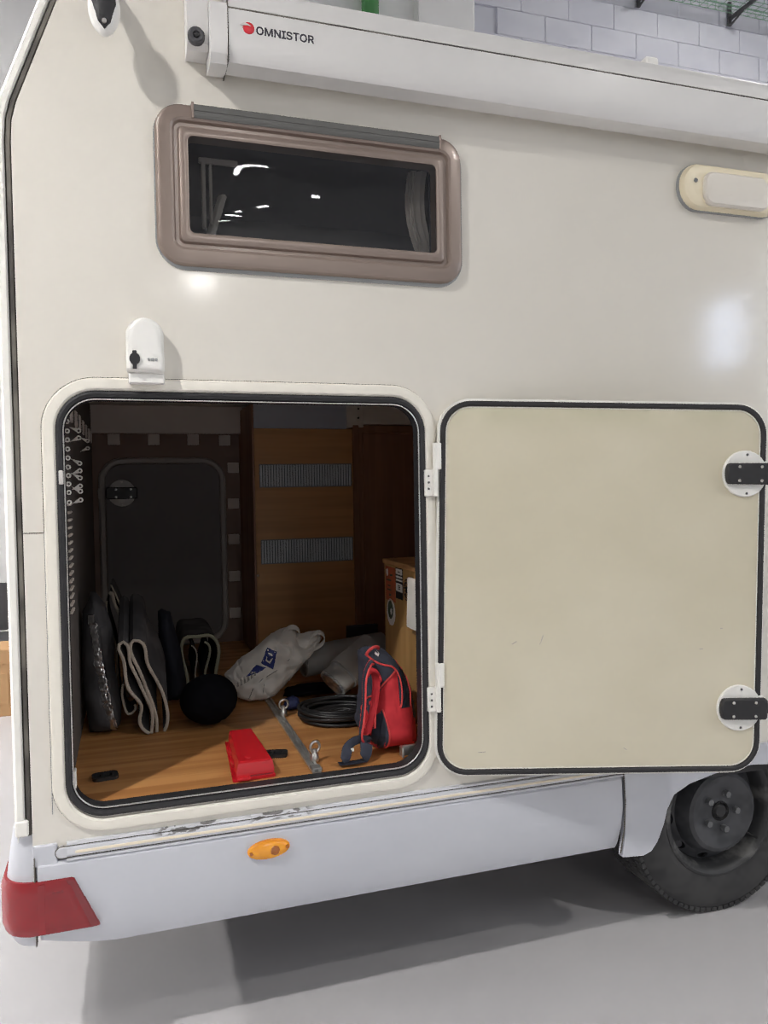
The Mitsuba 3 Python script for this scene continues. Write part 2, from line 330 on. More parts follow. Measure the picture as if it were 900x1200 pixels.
for i, (x, y, z, r, w) in enumerate(LAMPS):
    k = 'pendant_lamp' if i == 0 else f'pendant_lamp_{i:03d}'
    tag(k, 'round white LED pendant lamp hanging from the hall ceiling', 'lamp', 'pendant lamps under the hall ceiling')
    add(k + '__housing', lathe([(0, .12), (r * .55, .12), (r * .8, .06), (r + .02, 0), (r + .02, -.012), (r + .004, -.012), (r + .004, .004), (0, .004)], (x, y, z), 'z', 28), 'mat_lamp_housing', 30)
    add(k + '__rod', tube([(x, y, z + .1), (x, y, HZ)], .008, 6), 'mat_lamp_housing')
    a = np.linspace(0, 2 * np.pi, 28, endpoint=False)
    V = np.vstack([np.c_[x + r * np.cos(a), y + r * np.sin(a), np.full(28, z)], [[x, y, z]]]); j = np.arange(28)
    scene[k + '__diffuser'] = {**mikit.ply((V, np.c_[(j + 1) % 28, j, j * 0 + 28]), 'mat_white'), 'emitter': {'type': 'area', 'radiance': {'type': 'rgb', 'value': [w, w * .975, w * .94]}}}
k = 'arc_lamp'
tag(k, 'curved white LED arc lamp hanging in the hall behind the photographer', 'lamp')
arc = smooth_path(ARC, 30)
add(k + '__housing', tube(arc + np.array([0, -.03, .035]), .022, 8), 'mat_lamp_housing', 40)
add(k + '__rod', tube([arc[15] + [0, -.03, .05], [arc[15][0], arc[15][1] - .03, HZ]], .006, 6), 'mat_lamp_housing')
scene[k + '__tube'] = {**mikit.ply(tube(arc, .034, 10), 'mat_white', smooth=40), 'emitter': {'type': 'area', 'radiance': {'type': 'rgb', 'value': [70.0, 69.0, 67.0]}}}
for i, (p0, p1) in enumerate(STREAKS):
    kk = 'strip_lamp' if i == 0 else f'strip_lamp_{i:03d}'
    tag(kk, ['short far LED strip lamp, rightmost of three', 'short far LED strip lamp, middle of three', 'short far LED strip lamp, leftmost of three'][i], 'lamp')
    p0, p1 = np.array(p0), np.array(p1)
    add(kk + '__housing', tube([p0 + [0, -.02, .05], p1 + [0, -.02, .05]], .03, 8), 'mat_lamp_housing')
    add(kk + '__rod', tube([(p0 + p1) / 2 + [0, -.02, .07], [(p0[0] + p1[0]) / 2, p0[1] - .02, HZ]], .006, 6), 'mat_lamp_housing')
    scene[kk + '__tube'] = {**mikit.ply(tube([p0, p1], .035, 8), 'mat_white'), 'emitter': {'type': 'area', 'radiance': {'type': 'rgb', 'value': [70.0, 69.0, 67.0]}}}
# on the back wall: green pipe, cable tray
t = add('green_pipe', tube([(2.09, HY1 - .12, 0), (2.09, HY1 - .12, HZ - .01)], .075, 20), 'mat_green', 40, 'green painted vertical pipe standing against the white back wall', 'pipe')
for z in (1.5, 3.5, 5.4): add(num('green_pipe__clamp'), cbox(2.0, 2.18, HY1 - .21, HY1 - .03, z, z + .03, .004), 'mat_steel')
tag('cable_tray', 'green wire mesh cable tray on dark brackets high on the blockwork wall', 'cable tray')
W = []
for y in np.linspace(4.28, 4.5, 5): W.append(tube([(4.4, y, 6.25), (8.6, y, 6.25)], .004, 5))
for x in np.arange(4.45, 8.6, .1): W.append(tube([(x, 4.28, 6.32), (x, 4.28, 6.25), (x, 4.5, 6.25), (x, 4.5, 6.32)], .0035, 4, up=(1, 0, 0)))
for y in (4.28, 4.5): W.append(tube([(4.4, y, 6.32), (8.6, y, 6.32)], .004, 5))
add('cable_tray__wire_mesh', join(W), 'mat_green_wire', kind='stuff', label='green wire mesh')
for x in (4.88, 5.98, 7.1): add(num('cable_tray__bracket'), join([cbox(x - .02, x + .02, 4.2, 4.575, 6.215, 6.243, .004), cbox(x - .02, x + .02, 4.55, 4.575, 6.16, 6.40, .004), tube([(x, 4.55, 6.16), (x, 4.36, 6.22)], .011, 6)]), 'mat_dark_mesh')
# far left: cartons and a dark chair back at the wall
k = 'cardboard_carton'; x0, x1, y0, y1, z0, z1 = -1.02, -.745, 3.65, 3.99, 0.0, .45
tag(k, 'brown cardboard carton standing on the floor at the far left edge', 'box')
add(k + '__body', cbox(x0, x1, y0, y1, z0, z1, .004), 'mat_cardboard'); add(k + '__flap', cbox(x0 + .004, x1 - .004, y0 - .006, y0 + .001, z1 - .10, z1 - .004, .002), 'mat_cardboard')
add(k + '__panel', cbox(x0 + .05, x1 - .05, y0 - .004, y0 + .001, z0 + .08, z1 - .16, .0015), 'mat_cardboard')
tag('dark_chair', 'dark grey mesh backed chair behind the brown carton at the far left', 'chair')
add('dark_chair__backrest', xz(rpoly(-1.22, -.845, .48, .83, .05), 4.28, 4.31), 'mat_dark_mesh')
add('dark_chair__seat', cbox(-1.2, -.77, 4.02, 4.42, .40, .45, .02), 'mat_dark_mesh')
for i, (x, y) in enumerate([(-1.17, 4.14), (-.8, 4.14), (-1.17, 4.4), (-.8, 4.4)]): add(num('dark_chair__leg'), tube([(x, y, 0), (x, y, .41)], .012, 8), 'mat_steel', 40)
for x in (-1.15, -.82): add(num('dark_chair__post'), tube([(x, 4.38, .42), (x, 4.325, .75)], .01, 8), 'mat_steel', 40)

# ---------------------------------------------------------------- motorhome: shell
MH = 'motorhome'
tag(MH, 'cream motorhome seen from its side with the garage hatch standing open', 'motorhome')
def mh(name, mesh, mat, smooth=False, label=None, kind=None): return add(num(f'{MH}__{name}'), mesh, mat, smooth, label, kind=kind)
XR = 3.4                                                       # how far forward the side is built
side = Polygon([(-.246, .615), (-.246, 2.34), (-.243, 2.39), (-.232, 2.435), (-.135, 2.69), (-.105, 2.76), (XR, 2.76), (XR, .615)])
hole = rpoly(-.165, .801, .679, 1.747, .095)
whole = rpoly(.15, .86, 2.12, 2.42, .04)
add(f'{MH}__side_panel', xz(side.difference(hole).difference(whole), 0, .035), 'mat_cream', label='cream side wall panel')
# the round-edged rear corner: white moulding and its dark joint
tr = np.array([(-.2615, .655), (-.2615, 1.5), (-.2615, 2.34), (-.258, 2.395), (-.247, 2.44), (-.150, 2.693), (-.118, 2.77), (-.09, 2.79), (-.05, 2.795)])
def strip(path, w0, w1, y0, y1):
    d = np.gradient(path, axis=0); d /= np.linalg.norm(d, axis=1, keepdims=True); n = np.c_[-d[:, 1], d[:, 0]]
    A, B = path + n * w0, path + n * w1
    f = np.array([[(a[0], y0 + .006, a[1]), (a[0] * .85 + b[0] * .15, y0, a[1] * .85 + b[1] * .15), (b[0] * .7 + a[0] * .3, y0, b[1] * .7 + a[1] * .3), (b[0], y0 + .012, b[1])] for a, b in zip(A, B)])
    g = f.copy(); g[:, :, 1] = y1; return shell(f, g)
mh('rear_moulding', strip(tr, .0, .024, -.006, .05), 'mat_trim_white', 30, 'white corner moulding along the rear edge')
mh('rear_joint', strip(tr, -.0145, .0, -.001, .04), 'mat_seal_dark', False, 'weathered dark rubber joint')
mh('rear_moulding_end', cbox(-.284, -.253, -.009, .03, .655, .695, .004), 'mat_trim_white')
rear = Polygon([(0.02, .60), (2.12, .60), (2.12, 2.36), (0.02, 2.36)])
add(f'{MH}__rear_wall', join([yz(rear, -.282, -.20), ]), 'mat_trim_white', label='white rear wall')
rs = np.array([(-.283, 2.34), (-.17, 2.69), (-.135, 2.78), (-.05, 2.80)])
f = np.array([[(x, y, z) for y in (.03, 1.0, 2.12)] for x, z in rs]); g = np.array([[(x + .05, y, z - .03) for y in (.03, 1.0, 2.12)] for x, z in rs])
mh('rear_slope', shell(f, g), 'mat_trim_white', False, 'sloping upper rear wall')
mh('roof', cbox(-.09, XR, .004, 2.14, 2.755, 2.79, .01), 'mat_trim_white')
mh('far_side_panel', xz(side, 2.10, 2.14), 'mat_cream')
mh('front_bulkhead', cbox(XR - .04, XR, .035, 2.10, .62, 2.76), 'mat_interior_grey')
mh('panel_joint', cbox(-.246, -.196, -.0012, .002, 1.3985, 1.4005), 'mat_seal_dark')
mh('panel_joint', cbox(-.1993, -.1975, -.0012, .002, .70, 1.3985), 'mat_grey_plastic')
# opening: raised white frame, black seal, thin bright lip
so = rrect(-.181, .817, .658, 1.765, .112, 14)
mh('opening_frame', ring(so, [(.017, .002), (.0165, -.006), (.012, -.011), (.002, -.013), (-.010, -.012), (-.0155, -.007), (-.016, .03), (.017, .03)]), 'mat_frame_cream', 35, 'white raised frame round the garage opening')
mh('frame_shadow_gap', ring(rrect(-.198, .834, .641, 1.782, .129, 14), [(0, -.0006), (.0015, -.0006), (.0015, .003), (0, .003)]), 'mat_seal_dark')
mh('door_seal', ring(rrect(-.158, .794, .688, 1.740, .088, 14), [(.009, -.004), (.007, -.010), (.001, -.012), (-.006, -.009), (-.0095, -.003), (-.0095, .034), (.009, .034)]), 'mat_rubber', 35, 'black rubber seal')
mh('opening_lip', ring(rrect(-.1485, .7845, .7005, 1.7285, .078, 14), [(.001, -.006), (-.001, -.0065), (-.0022, -.005), (-.0022, -.003), (.001, -.003)]), 'mat_alu', 35, 'thin bright metal lip')
mh('opening_reveal', ring(rrect(-.1485, .7845, .7005, 1.7285, .078, 14), [(.001, -.003), (-.0015, -.003), (-.0015, .036), (.001, .036)]), 'mat_rubber', 35)
mh('floor_sill', cbox(-.075, .712, -.001, .029, .694, .7008), 'mat_floor_wood')

# lower trim rail, skirt, wheel arch, rear bumper corner, tail lamp
mh('trim_rail', sweep_x([(-.004, .627), (-.009, .625), (-.010, .6195), (-.006, .6185), (-.006, .6165), (-.013, .6155), (-.016, .610), (-.016, .597), (-.0125, .5925), (-.006, .5915), (-.006, .5885), (-.013, .5870), (-.013, .582), (0, .580), (.02, .58), (.02, .627)], -.168, 1.462), 'mat_rail', 30, 'scuffed grey rail along the bottom of the wall')
mh('trim_rail_groove', join([cbox(-.168, 1.46, -.0072, -.003, .6163, .6187), cbox(-.168, 1.46, -.0072, -.003, .5883, .5918)]), 'mat_seal_dark')
mh('trim_rail_stripe', cbox(-.148, 1.46, -.0178, -.015, .6005, .6075, .0008), 'mat_stripe', False, 'cream insert stripe of the rail')
mh('trim_rail_cap', ring(rrect(-.1935, -.160, .590, .617, .0130, 8), [(0, 0), (0, -.010), (-.002, -.013), (-.0125, -.013)], False), 'mat_rail', 30)
mh('trim_rail_cap', xz(rpoly(-.192, -.1615, .5915, .6155, .0115), -.0128, .0), 'mat_rail')
mh('trim_rail_groove', tube([(-.150, -.006, .6178)] + [(-.180 - .0142 * math.sin(a), -.009, .6035 + .0142 * math.cos(a)) for a in np.linspace(0, math.pi, 12)] + [(-.150, -.006, .5895)], .0016, 5), 'mat_seal_dark')
mh('trim_rail_foot', cbox(-.246, -.19, -.0085, .02, .575, .627, .002), 'mat_skirt')
def zb(x): return .338 + .035 * np.clip((-.05 - x) / .19, 0, 1) ** 1.5
prof = [(-.004, 1.0), (-.0125, .965), (-.0135, .90), (-.0125, .6), (-.004, .33), (.010, .12), (.022, .02), (.034, 0.0)]
xs = np.r_[np.linspace(-.236, 0, 9), np.linspace(.2, 1.44, 8)]
def skirt_grid(xs, off=0.0):
    return np.array([[(x + (.006 * math.sin(v * 3) if x > 1.4 else 0), y + off, zb(x) + (.583 - zb(x)) * v) for y, v in prof] for x in xs])
mh('skirt', shell(skirt_grid(xs), skirt_grid(xs, .02)), 'mat_skirt', 30, 'pale grey lower skirt panel')
wc = (1.93, .353)
arch = Polygon([(1.452, .62), (1.458, .50), (1.455, .40), (1.446, .325), (1.52, .318), (1.55, .327), (1.575, .355), (1.598, .405), (1.613, .455), (1.638, .497), (1.70, .525), (1.80, .545), (1.95, .555), (2.10, .54), (2.22, .48), (2.28, .36), (2.31, .325), (XR, .325), (XR, .62)])
ap = xz(arch, -.012, .012)
mh('wheel_arch_panel', ap, 'mat_skirt', False, 'pale grey panel round the wheel arch')
mh('skirt_joint', tube([(1.449, -.012, .60), (1.455, -.014, .50), (1.452, -.013, .42), (1.443, -.004, .335)], .0022, 5), 'mat_seal_dark')
# rear corner in plan: runs round from the side to the back
def plan(s):
    """s in metres along the bumper from x = -.24 on the side round to the back."""
    r = .075; L = r * math.pi / 2
    if s < 0: return (-.243 - s, -.012), (0, -1)
    if s < L:
        a = s / r; return (-.243 - r * math.sin(a), -.012 + r - r * math.cos(a)), (-math.sin(a), -math.cos(a))
    return (-.243 - r, -.012 + r + s - L), (-1, 0)
def corner(ss, zz, off):
    G = []
    for s in ss:
        (x, y), (nx, ny) = plan(s); row = []
        for z in zz:
            o = off(z) if callable(off) else off; row.append((x + nx * o, y + ny * o, z))
        G.append(row)
    return np.array(G)
ss = np.r_[np.linspace(0.001, .118, 14), [.4, 1.2, 2.1]]
zz = np.array([.372, .378, .395, .42, .48, .54, .60, .65, .662])
co = lambda z: -.030 * (max(0, .41 - z) / .04) ** 2 * .6 - .018 * max(0, (z - .55) / .11) - .004
mh('bumper_corner', shell(corner(ss, zz, co), corner(ss, zz, lambda z: co(z) - .02)), 'mat_skirt', 40, 'pale grey rear bumper corner')
for z0, z1 in ((.380, .408), (.540, .60)): mh('bumper_joint', cbox(-.2435, -.2412, -.0148, .01, z0, z1), 'mat_seal_dark')
def tail(off, x0=-.151, x1=-.095, slot=1.0):
    us = np.linspace(0, 1, 26); vs = np.linspace(0, 1, 8); G = []
    for u in us:
        row = []
        for v in vs:
            z = .407 + (.541 - .407) * v
            send = .243 + (x1 + (x0 - x1) * v)                     # length on the side beyond the corner
            s = .36 + u * (-send - .36)
            (x, y), (nx, ny) = plan(s)
            e = min(1, min(u, 1 - u) * 26, min(v, 1 - v) * 9 + .3)
            o = (off * e if off > 0 else off)
            row.append((x + nx * o, y + ny * o, z + .012 * (1 if s > 0 else 0) * 0 + (.004 if False else 0)))
        G.append(row)
    return np.array(G)
mh('tail_lamp', shell(tail(.010), tail(-.01)), 'mat_red_lens', 30, 'red tail lamp wrapped round the rear corner')
add(f'{MH}__tail_lamp__end_band', shell(np.array([[(-.158 + w + .056 * (1 - v), -.0238 + (.003 if w else 0), .411 + .126 * v) for w in (-.012, .006)] for v in np.linspace(0, 1, 6)]),
    np.array([[(-.158 + w + .056 * (1 - v), -.0200, .411 + .126 * v) for w in (-.012, .006)] for v in np.linspace(0, 1, 6)])), 'mat_red_lens_dark', label='darker red end of the tail lamp')
add(f'{MH}__tail_lamp__inner_divider', cbox(-.236, -.220, -.0224, -.018, .413, .535, .0004), 'mat_red_lens', label='upright ridge in the lens')
for i, (x, w) in enumerate([(-.203, .006), (-.193, .008), (-.182, .005)]): add(num(f'{MH}__tail_lamp__embossed_mark'), cbox(x, x + w, -.0228, -.019, .5085, .5155, .0005), 'mat_red_lens_dark')
# amber side marker lamp
mk = affinity.rotate(ellipse(.334, .534, .057, .0255), 3)
mh('marker_lamp', join([xz(mk, -.020, -.008)]), 'mat_amber', 30, 'orange oval side marker lamp')
mt = trimesh.creation.icosphere(3, 1.0); mt.apply_scale([.054, .012, .0235]); mt.apply_translation([.334, -.019, .534])
add(f'{MH}__marker_lamp__lens', mt, 'mat_amber', True)
for x in (.286, .383): add(num(f'{MH}__marker_lamp__screw'), lathe([(0, -.008), (.0045, -.008), (.0045, 0), (0, 0)], (x, -.0215, .534 + (.003 if x > .3 else -.003)), 'y', 12), 'mat_amber_dark')
add(f'{MH}__marker_lamp__bulb', lathe([(0, -.004), (.010, -.003), (.0125, 0), (.0125, .004), (0, .004)], (.349, -.030, .533), 'y', 20), 'mat_amber_dark', 30)

# underbody, wheel
mh('underbody', join([cbox(-.2, XR, .06, 2.08, .50, .61), cbox(-.1, XR, .55, .65, .38, .5), cbox(-.1, XR, 1.45, 1.55, .38, .5), cbox(.25, 1.3, .5, 1.6, .30, .5, .04)]), 'mat_underbody', False, 'dark underbody')
mh('far_skirt', cbox(-.24, XR, 2.08, 2.10, .34, .60), 'mat_skirt')
hb = [(0.30, .60), (2.4, .60)]
mh('wheel_house', join([cbox(1.50, 2.36, .34, .36, .34, .62), cbox(1.50, 1.515, .03, .36, .36, .62), cbox(2.345, 2.36, .03, .36, .36, .62)]), 'mat_underbody')
w_ = f'{MH}__wheel'
tag(w_, 'black steel road wheel')
R = .353
tp = [(.222, .012), (.232, .004), (.250, .000), (.285, -.004), (.318, .002), (.338, .012), (.347, .026), (.347, .190), (.338, .204), (.315, .212), (.285, .220), (.222, .205)]
ty = lathe(tp + [(.222, .012)], (0, 0, 0), 'y', 96)
blk = []
for k in range(88):
    a = 2 * math.pi * k / 88
    for y0, y1, da in ((.008, .052, 0), (.060, .105, .03), (.113, .158, .0), (.166, .208, .03)):
        b = cbox(-.0106, .0106, y0, y1, .338, R, .002); b.apply_transform(trimesh.transformations.rotation_matrix(a + da, [0, 1, 0])); blk.append(b)
WT = np.array([wc[0], .105, wc[1]])
def wheel_part(name, m, mat, sm=30, **k): m = m.copy(); m.apply_translation(WT); return add(num(f'{w_}__{name}'), m, mat, sm, **k)
wheel_part('tyre', ty, 'mat_tyre', 30, label='black rubber tyre')
wheel_part('tread', join(blk), 'mat_tyre', False, kind='stuff', label='rubber tread blocks')
wheel_part('rim', lathe([(.226, .004), (.231, .010), (.226, .016), (.212, .018), (.205, .03), (.200, .06), (.196, .12), (.188, .12), (.19, .06), (.199, .022), (.208, .008), (.218, .002)] + [(.226, .004)], (0, 0, 0), 'y', 64), 'mat_rim_edge', 30, label='scuffed rim flange')
disc = m3.Manifold(m3.Mesh(*[np.asarray(a, t) for a, t in zip((lambda q: (q.vertices, q.faces))(lathe([(0, .010), (.040, .010), (.050, .014), (.085, .010), (.105, .000), (.125, -.006), (.138, .000), (.147, .016), (.160, .048), (.194, .070), (.194, .082), (.152, .060), (.136, .024), (.122, .010), (.10, .014), (.085, .024), (.05, .028), (0, .026)], (0, 0, 0), 'y', 72)), (np.float32, np.uint32))]))
for k in range(10):
    a = 2 * math.pi * (k + .3) / 10
    c = m3.Manifold.cylinder(.2, .0165, .0165, 18).translate([0, 0, -.1]).rotate([90, 0, 0]).scale([1.3, 1, .75]).translate([0, .09, .176])
    disc = disc - c.rotate([0, math.degrees(a), 0])
dm = disc.to_mesh(); wheel_part('disc', trimesh.Trimesh(dm.vert_properties[:, :3], dm.tri_verts), 'mat_rim', 30, label='dark grey steel wheel disc with round holes')
wheel_part('hub_cap', lathe([(0, .004), (.020, .004), (.026, .010), (.031, .002), (.034, .006), (.034, .016), (0, .016)], (0, 0, 0), 'y', 30), 'mat_black', 30)
for k in range(5):
    a = 2 * math.pi * (k + .3) / 5
    b = trimesh.creation.cylinder(.0115, .024, sections=6); b.apply_transform(trimesh.transformations.rotation_matrix(math.pi / 2, [1, 0, 0])); b.apply_translation([.064 * math.sin(a), .006, .064 * math.cos(a)]); wheel_part('bolt', b, 'mat_bolt', False)
wheel_part('brake_drum', lathe([(0, .11), (.15, .11), (.15, .19), (0, .19)], (0, 0, 0), 'y', 40), 'mat_underbody', 30)
wheel_part('valve', tube([(.13, .06, -.10), (.155, .03, -.118), (.165, .012, -.124)], .004, 8), 'mat_black', 40)

# ---------------------------------------------------------------- window
wk = f'{MH}__window'
wp = rrect(.102, .905, 2.088, 2.460, .045, 10)
frame_prof = [(.017, .0), (.0165, -.010), (.012, -.019), (.004, -.023), (-.020, -.024), (-.026, -.021), (-.030, -.012), (-.038, -.0115), (-.042, -.020), (-.050, -.024), (-.059, -.024), (-.064, -.022), (-.065, .02), (.017, .02)]
wt = rrect(.102, .905, 2.088, 2.460, .075, 10)
wt = (wt[0], wt[1])
mh('window', ring2(.102, .905, 2.088, 2.460, .05, frame_prof), 'mat_taupe', 25, 'brown taupe window with stepped frame and dark pane')
mh('window_gasket', ring(rrect(.098, .909, 2.078, 2.462, .06, 10), [(.016, -.001), (.016, -.005), (-.01, -.006), (-.01, .003), (.016, .003)]), 'mat_grey_plastic', False, 'grey gasket below the window frame')
add(f'{wk}__hinge_rail', sweep_x([(-.026, 2.440), (-.029, 2.446), (-.029, 2.452), (-.0275, 2.453), (-.0275, 2.457), (-.029, 2.458), (-.028, 2.470), (-.022, 2.476), (-.002, 2.478), (-.002, 2.440)], .182, .850), 'mat_hinge_rail', 30, 'dark grey hinge rail on top of the window')
for x0 in (.176, .850): add(num(f'{wk}__rail_cap'), cbox(x0, x0 + .006, -.030, -.002, 2.438, 2.478, .001), 'mat_taupe')
# domed pane
px = np.linspace(.163, .844, 49); pz = np.linspace(2.148, 2.400, 25)
def dome(x, z):
    u, v = (x - .504) / .336, (z - 2.275) / .123
    e = (1 - abs(u) ** 6) * (1 - abs(v) ** 4)
    return -.020 - .005 * e - .0006 * math.sin(5 * u + 1.3) * e * math.cos(2.2 * v)
G = np.array([[(x, dome(x, z), z) for z in pz] for x in px])
add(f'{wk}__pane', outward(grid(G)), 'mat_pane', True, 'dark tinted glossy acrylic pane')
add(f'{wk}__inner_frame', ring(rrect(.158, .85, 2.125, 2.415, .03), [(.03, .045), (.03, .038), (-.006, .038), (-.006, .045)]), 'mat_cushion', False)
add(f'{wk}__curtain', shell(*[np.array([[(.80 + .012 * math.sin(k * 1.9) + .04 * (1 - v) * 1.0 - .03 * math.sin(v * 3) + .006 * k, .07 + .012 * math.cos(k * 2.3) + o, 2.13 + .28 * v) for k in range(8)] for v in np.linspace(0, 1, 9)]) for o in (0, .003)]), 'mat_curtain', True, 'pale curtain gathered at the right of the window')
add(f'{wk}__curtain_001', shell(*[np.array([[(.20 + .008 * k + .05 * v, .075 + .01 * math.cos(k * 2) + o, 2.13 + .16 * v) for k in range(4)] for v in np.linspace(0, 1, 7)]) for o in (0, .003)]), 'mat_curtain', True, 'edge of pale curtain at the left of the window')
add(f'{wk}__catch', join([cbox(.205, .215, .05, .07, 2.19, 2.37, .002), cbox(.225, .232, .05, .066, 2.20, 2.36, .002), cbox(.198, .30, .05, .06, 2.36, 2.375, .002)]), 'mat_far_plate', False, 'grey window stay behind the pane')
# berth behind the window
mh('berth', join([cbox(-.16, 1.5, .04, 1.6, 2.02, 2.03), cbox(-.16, 1.5, 1.58, 1.6, 2.03, 2.75), cbox(1.48, 1.5, .04, 1.6, 2.03, 2.75), cbox(-.16, -.14, .04, 1.6, 2.03, 2.35), cbox(-.1, 1.5, .04, 1.6, 2.735, 2.75)]), 'mat_cushion')
mh('mattress', cbox(-.12, 1.47, .12, 1.5, 2.032, 2.13, .03), 'mat_interior_grey')

# ---------------------------------------------------------------- awning
aw = f'{MH}__awning'
apf = [(-.070, 2.552), (-.092, 2.556), (-.102, 2.572), (-.108, 2.603), (-.1085, 2.6785), (-.1060, 2.6795), (-.1060, 2.6825), (-.1085, 2.6835), (-.106, 2.715), (-.098, 2.733), (-.082, 2.745), (-.01, 2.757), (-.002, 2.757), (-.002, 2.60), (-.03, 2.556)]
mh('awning', sweep_x(apf, .262, XR), 'mat_awning', 25, 'white awning case along the top of the wall')
add(f'{aw}__case_joint', cbox(.262, XR, -.1075, -.1045, 2.6790, 2.6830), 'mat_seal_dark')
ec = [(-.060, 2.546), (-.092, 2.549), (-.106, 2.568), (-.112, 2.602), (-.1125, 2.675), (-.108, 2.690), (-.06, 2.70), (-.004, 2.70), (-.004, 2.56)]
add(f'{aw}__end_cap', sweep_x(ec, .218, .260), 'mat_awning', 25, 'white end cap of the awning')
add(f'{aw}__end_cap_joint', cbox(.2595, .2625, -.110, -.004, 2.553, 2.70), 'mat_seal_dark')
bp = [(-.002, 2.590), (-.06, 2.588), (-.078, 2.598), (-.082, 2.62), (-.080, 2.80), (-.06, 2.83), (-.002, 2.83)]
add(f'{aw}__bracket', sweep_x(bp, .166, .217), 'mat_awning', 25, 'white bracket at the end of the awning')
add(f'{aw}__crank_socket', lathe([(0, .004), (.008, .004), (.009, -.002), (.016, -.004), (.0195, -.001), (.021, .006), (.021, .014), (0, .014)], (.187, -.090, 2.612), 'y', 28), 'mat_dark_mesh', 30, 'dark round crank socket')
add(f'{aw}__crank_socket_pin', lathe([(0, -.002), (.006, 0), (.006, .01), (0, .01)], (.187, -.092, 2.612), 'y', 14), 'mat_black', 30)
add(f'{aw}__roof_clip', cbox(1.50, 1.545, -.075, -.03, 2.74, 2.772, .005), 'mat_white')
def text_on(s, x, y, z, h, depth=.0012, bold=True):
    m = meshkit.text_mesh(s, h, depth, bold); v = np.array(m.vertices); m.vertices = np.c_[x + v[:, 0], y - v[:, 2], z + v[:, 1]]; return m
tm = text_on('OMNISTOR', 0, 0, 0, .0185); v = np.array(tm.vertices); v[:, 0] *= .148 / v[:, 0].max(); tm.vertices = v + [.329, -.108, 2.626]
add(f'{aw}__lettering', tm, 'mat_brand_ink', False, 'dark maker lettering on the awning case')
sp = trimesh.creation.icosphere(3, 1.0); sp.apply_scale([.0145, .004, .0145]); sp.apply_translation([.312, -.1082, 2.6375])
add(f'{aw}__emblem', sp, 'mat_brand_red', True, 'round red emblem left of the lettering')
gl = np.array([(.291, 2.642), (.300, 2.648), (.309, 2.646), (.318, 2.641), (.309, 2.642), (.300, 2.641)])
add(f'{aw}__emblem_swoosh', xz(Polygon(gl), -.1128, -.1085), 'mat_far_plate', False, 'grey swoosh across the emblem')

# awning lamp at the right, clearance lamp at the top left, door holder
al = f'{MH}__awning_lamp'
mh('awning_lamp', xz(rpoly(1.6635, 2.0565, 2.3555, 2.5015, .071, n=14), -.012, 0), 'mat_grey_plastic', False, 'long oval cream lamp with grey rim below the awning')
lp = rrect(1.666, 2.054, 2.358, 2.499, .068, 14)
add(f'{al}__cover', join([ring(lp, [(0, -.010), (0, -.018), (-.006, -.030), (-.020, -.036), (-.05, -.036), (-.05, -.010)])]), 'mat_lamp_cream', 35)
add(f'{al}__cover_face', xz(rpoly(1.70, 2.02, 2.39, 2.467, .036), -.0362, -.012), 'mat_lamp_cream')
dp = rrect(1.735, 1.99, 2.366, 2.470, .036, 10)
add(f'{al}__diffuser', join([ring(dp, [(0, -.034), (0, -.044), (-.006, -.050), (-.02, -.052), (-.034, -.052), (-.034, -.034)]), xz(rpoly(1.766, 1.96, 2.398, 2.438, .004), -.0521, -.034)]), 'mat_diffuser', 35, 'greyish diffuser')
for x in (1.709, 2.014): add(num(f'{al}__screw'), lathe([(0, -.001), (.007, -.001), (.007, .01), (0, .01)], (x, -.0372, 2.440), 'y', 16), 'mat_bolt', 30)
cl = f'{MH}__clearance_lamp'
arm = smooth_path([(-.012, .0, 2.73), (-.018, -.045, 2.705), (-.024, -.080, 2.665), (-.025, -.095, 2.63)], 18)
add(cl, tube(arm, np.linspace(.016, .020, 18), 12), 'mat_rubber', 40, 'white clearance lamp on a short arm at the top left corner')
add(f'{cl}__base', lathe([(0, -.014), (.022, -.014), (.026, -.006), (.028, 0), (0, 0)], (-.012, 0, 2.735), 'y', 24), 'mat_rubber', 30)
def egg(rx, ry, rz, c, tilt):
    m = trimesh.creation.icosphere(3, 1.0); v = np.array(m.vertices); v[:, 0] *= 1 + .12 * v[:, 2]; m.vertices = v * [rx, ry, rz]
    m.apply_transform(trimesh.transformations.rotation_matrix(tilt, [1, 0, 0])); m.apply_translation(c); return m
add(f'{cl}__housing', egg(.036, .028, .060, (-.025, -.100, 2.626), math.radians(-6)), 'mat_white_plastic', True, 'white oval lamp housing')
kite = Polygon([(-.025, 2.576), (-.012, 2.590), (.001, 2.636), (-.006, 2.678), (-.044, 2.678), (-.051, 2.636), (-.038, 2.590)]).buffer(.004)
hs = egg(.036, .028, .060, (-.025, -.100, 2.626), math.radians(-6))
add(f'{cl}__rubber_insert', decal(hs, kite.buffer(-.003).simplify(.0005), .004, .004), 'mat_rubber', False, 'black insert on the lamp housing')
add(f'{cl}__screw', lathe([(0, -.005), (.0055, -.005), (.0055, .008), (0, .008)], (-.025, -.1265, 2.588), 'y', 16), 'mat_steel', 30)
dh = f'{MH}__door_holder'
hp = Polygon(np.vstack([[(.0035, 1.800), (.0075, 1.793), (.090, 1.790), (.095, 1.797)], [(.049 + .045 * math.cos(a), 1.884 + .045 * math.sin(a)) for a in np.linspace(0, math.pi, 20)]]))
hq = hp.buffer(-.006)
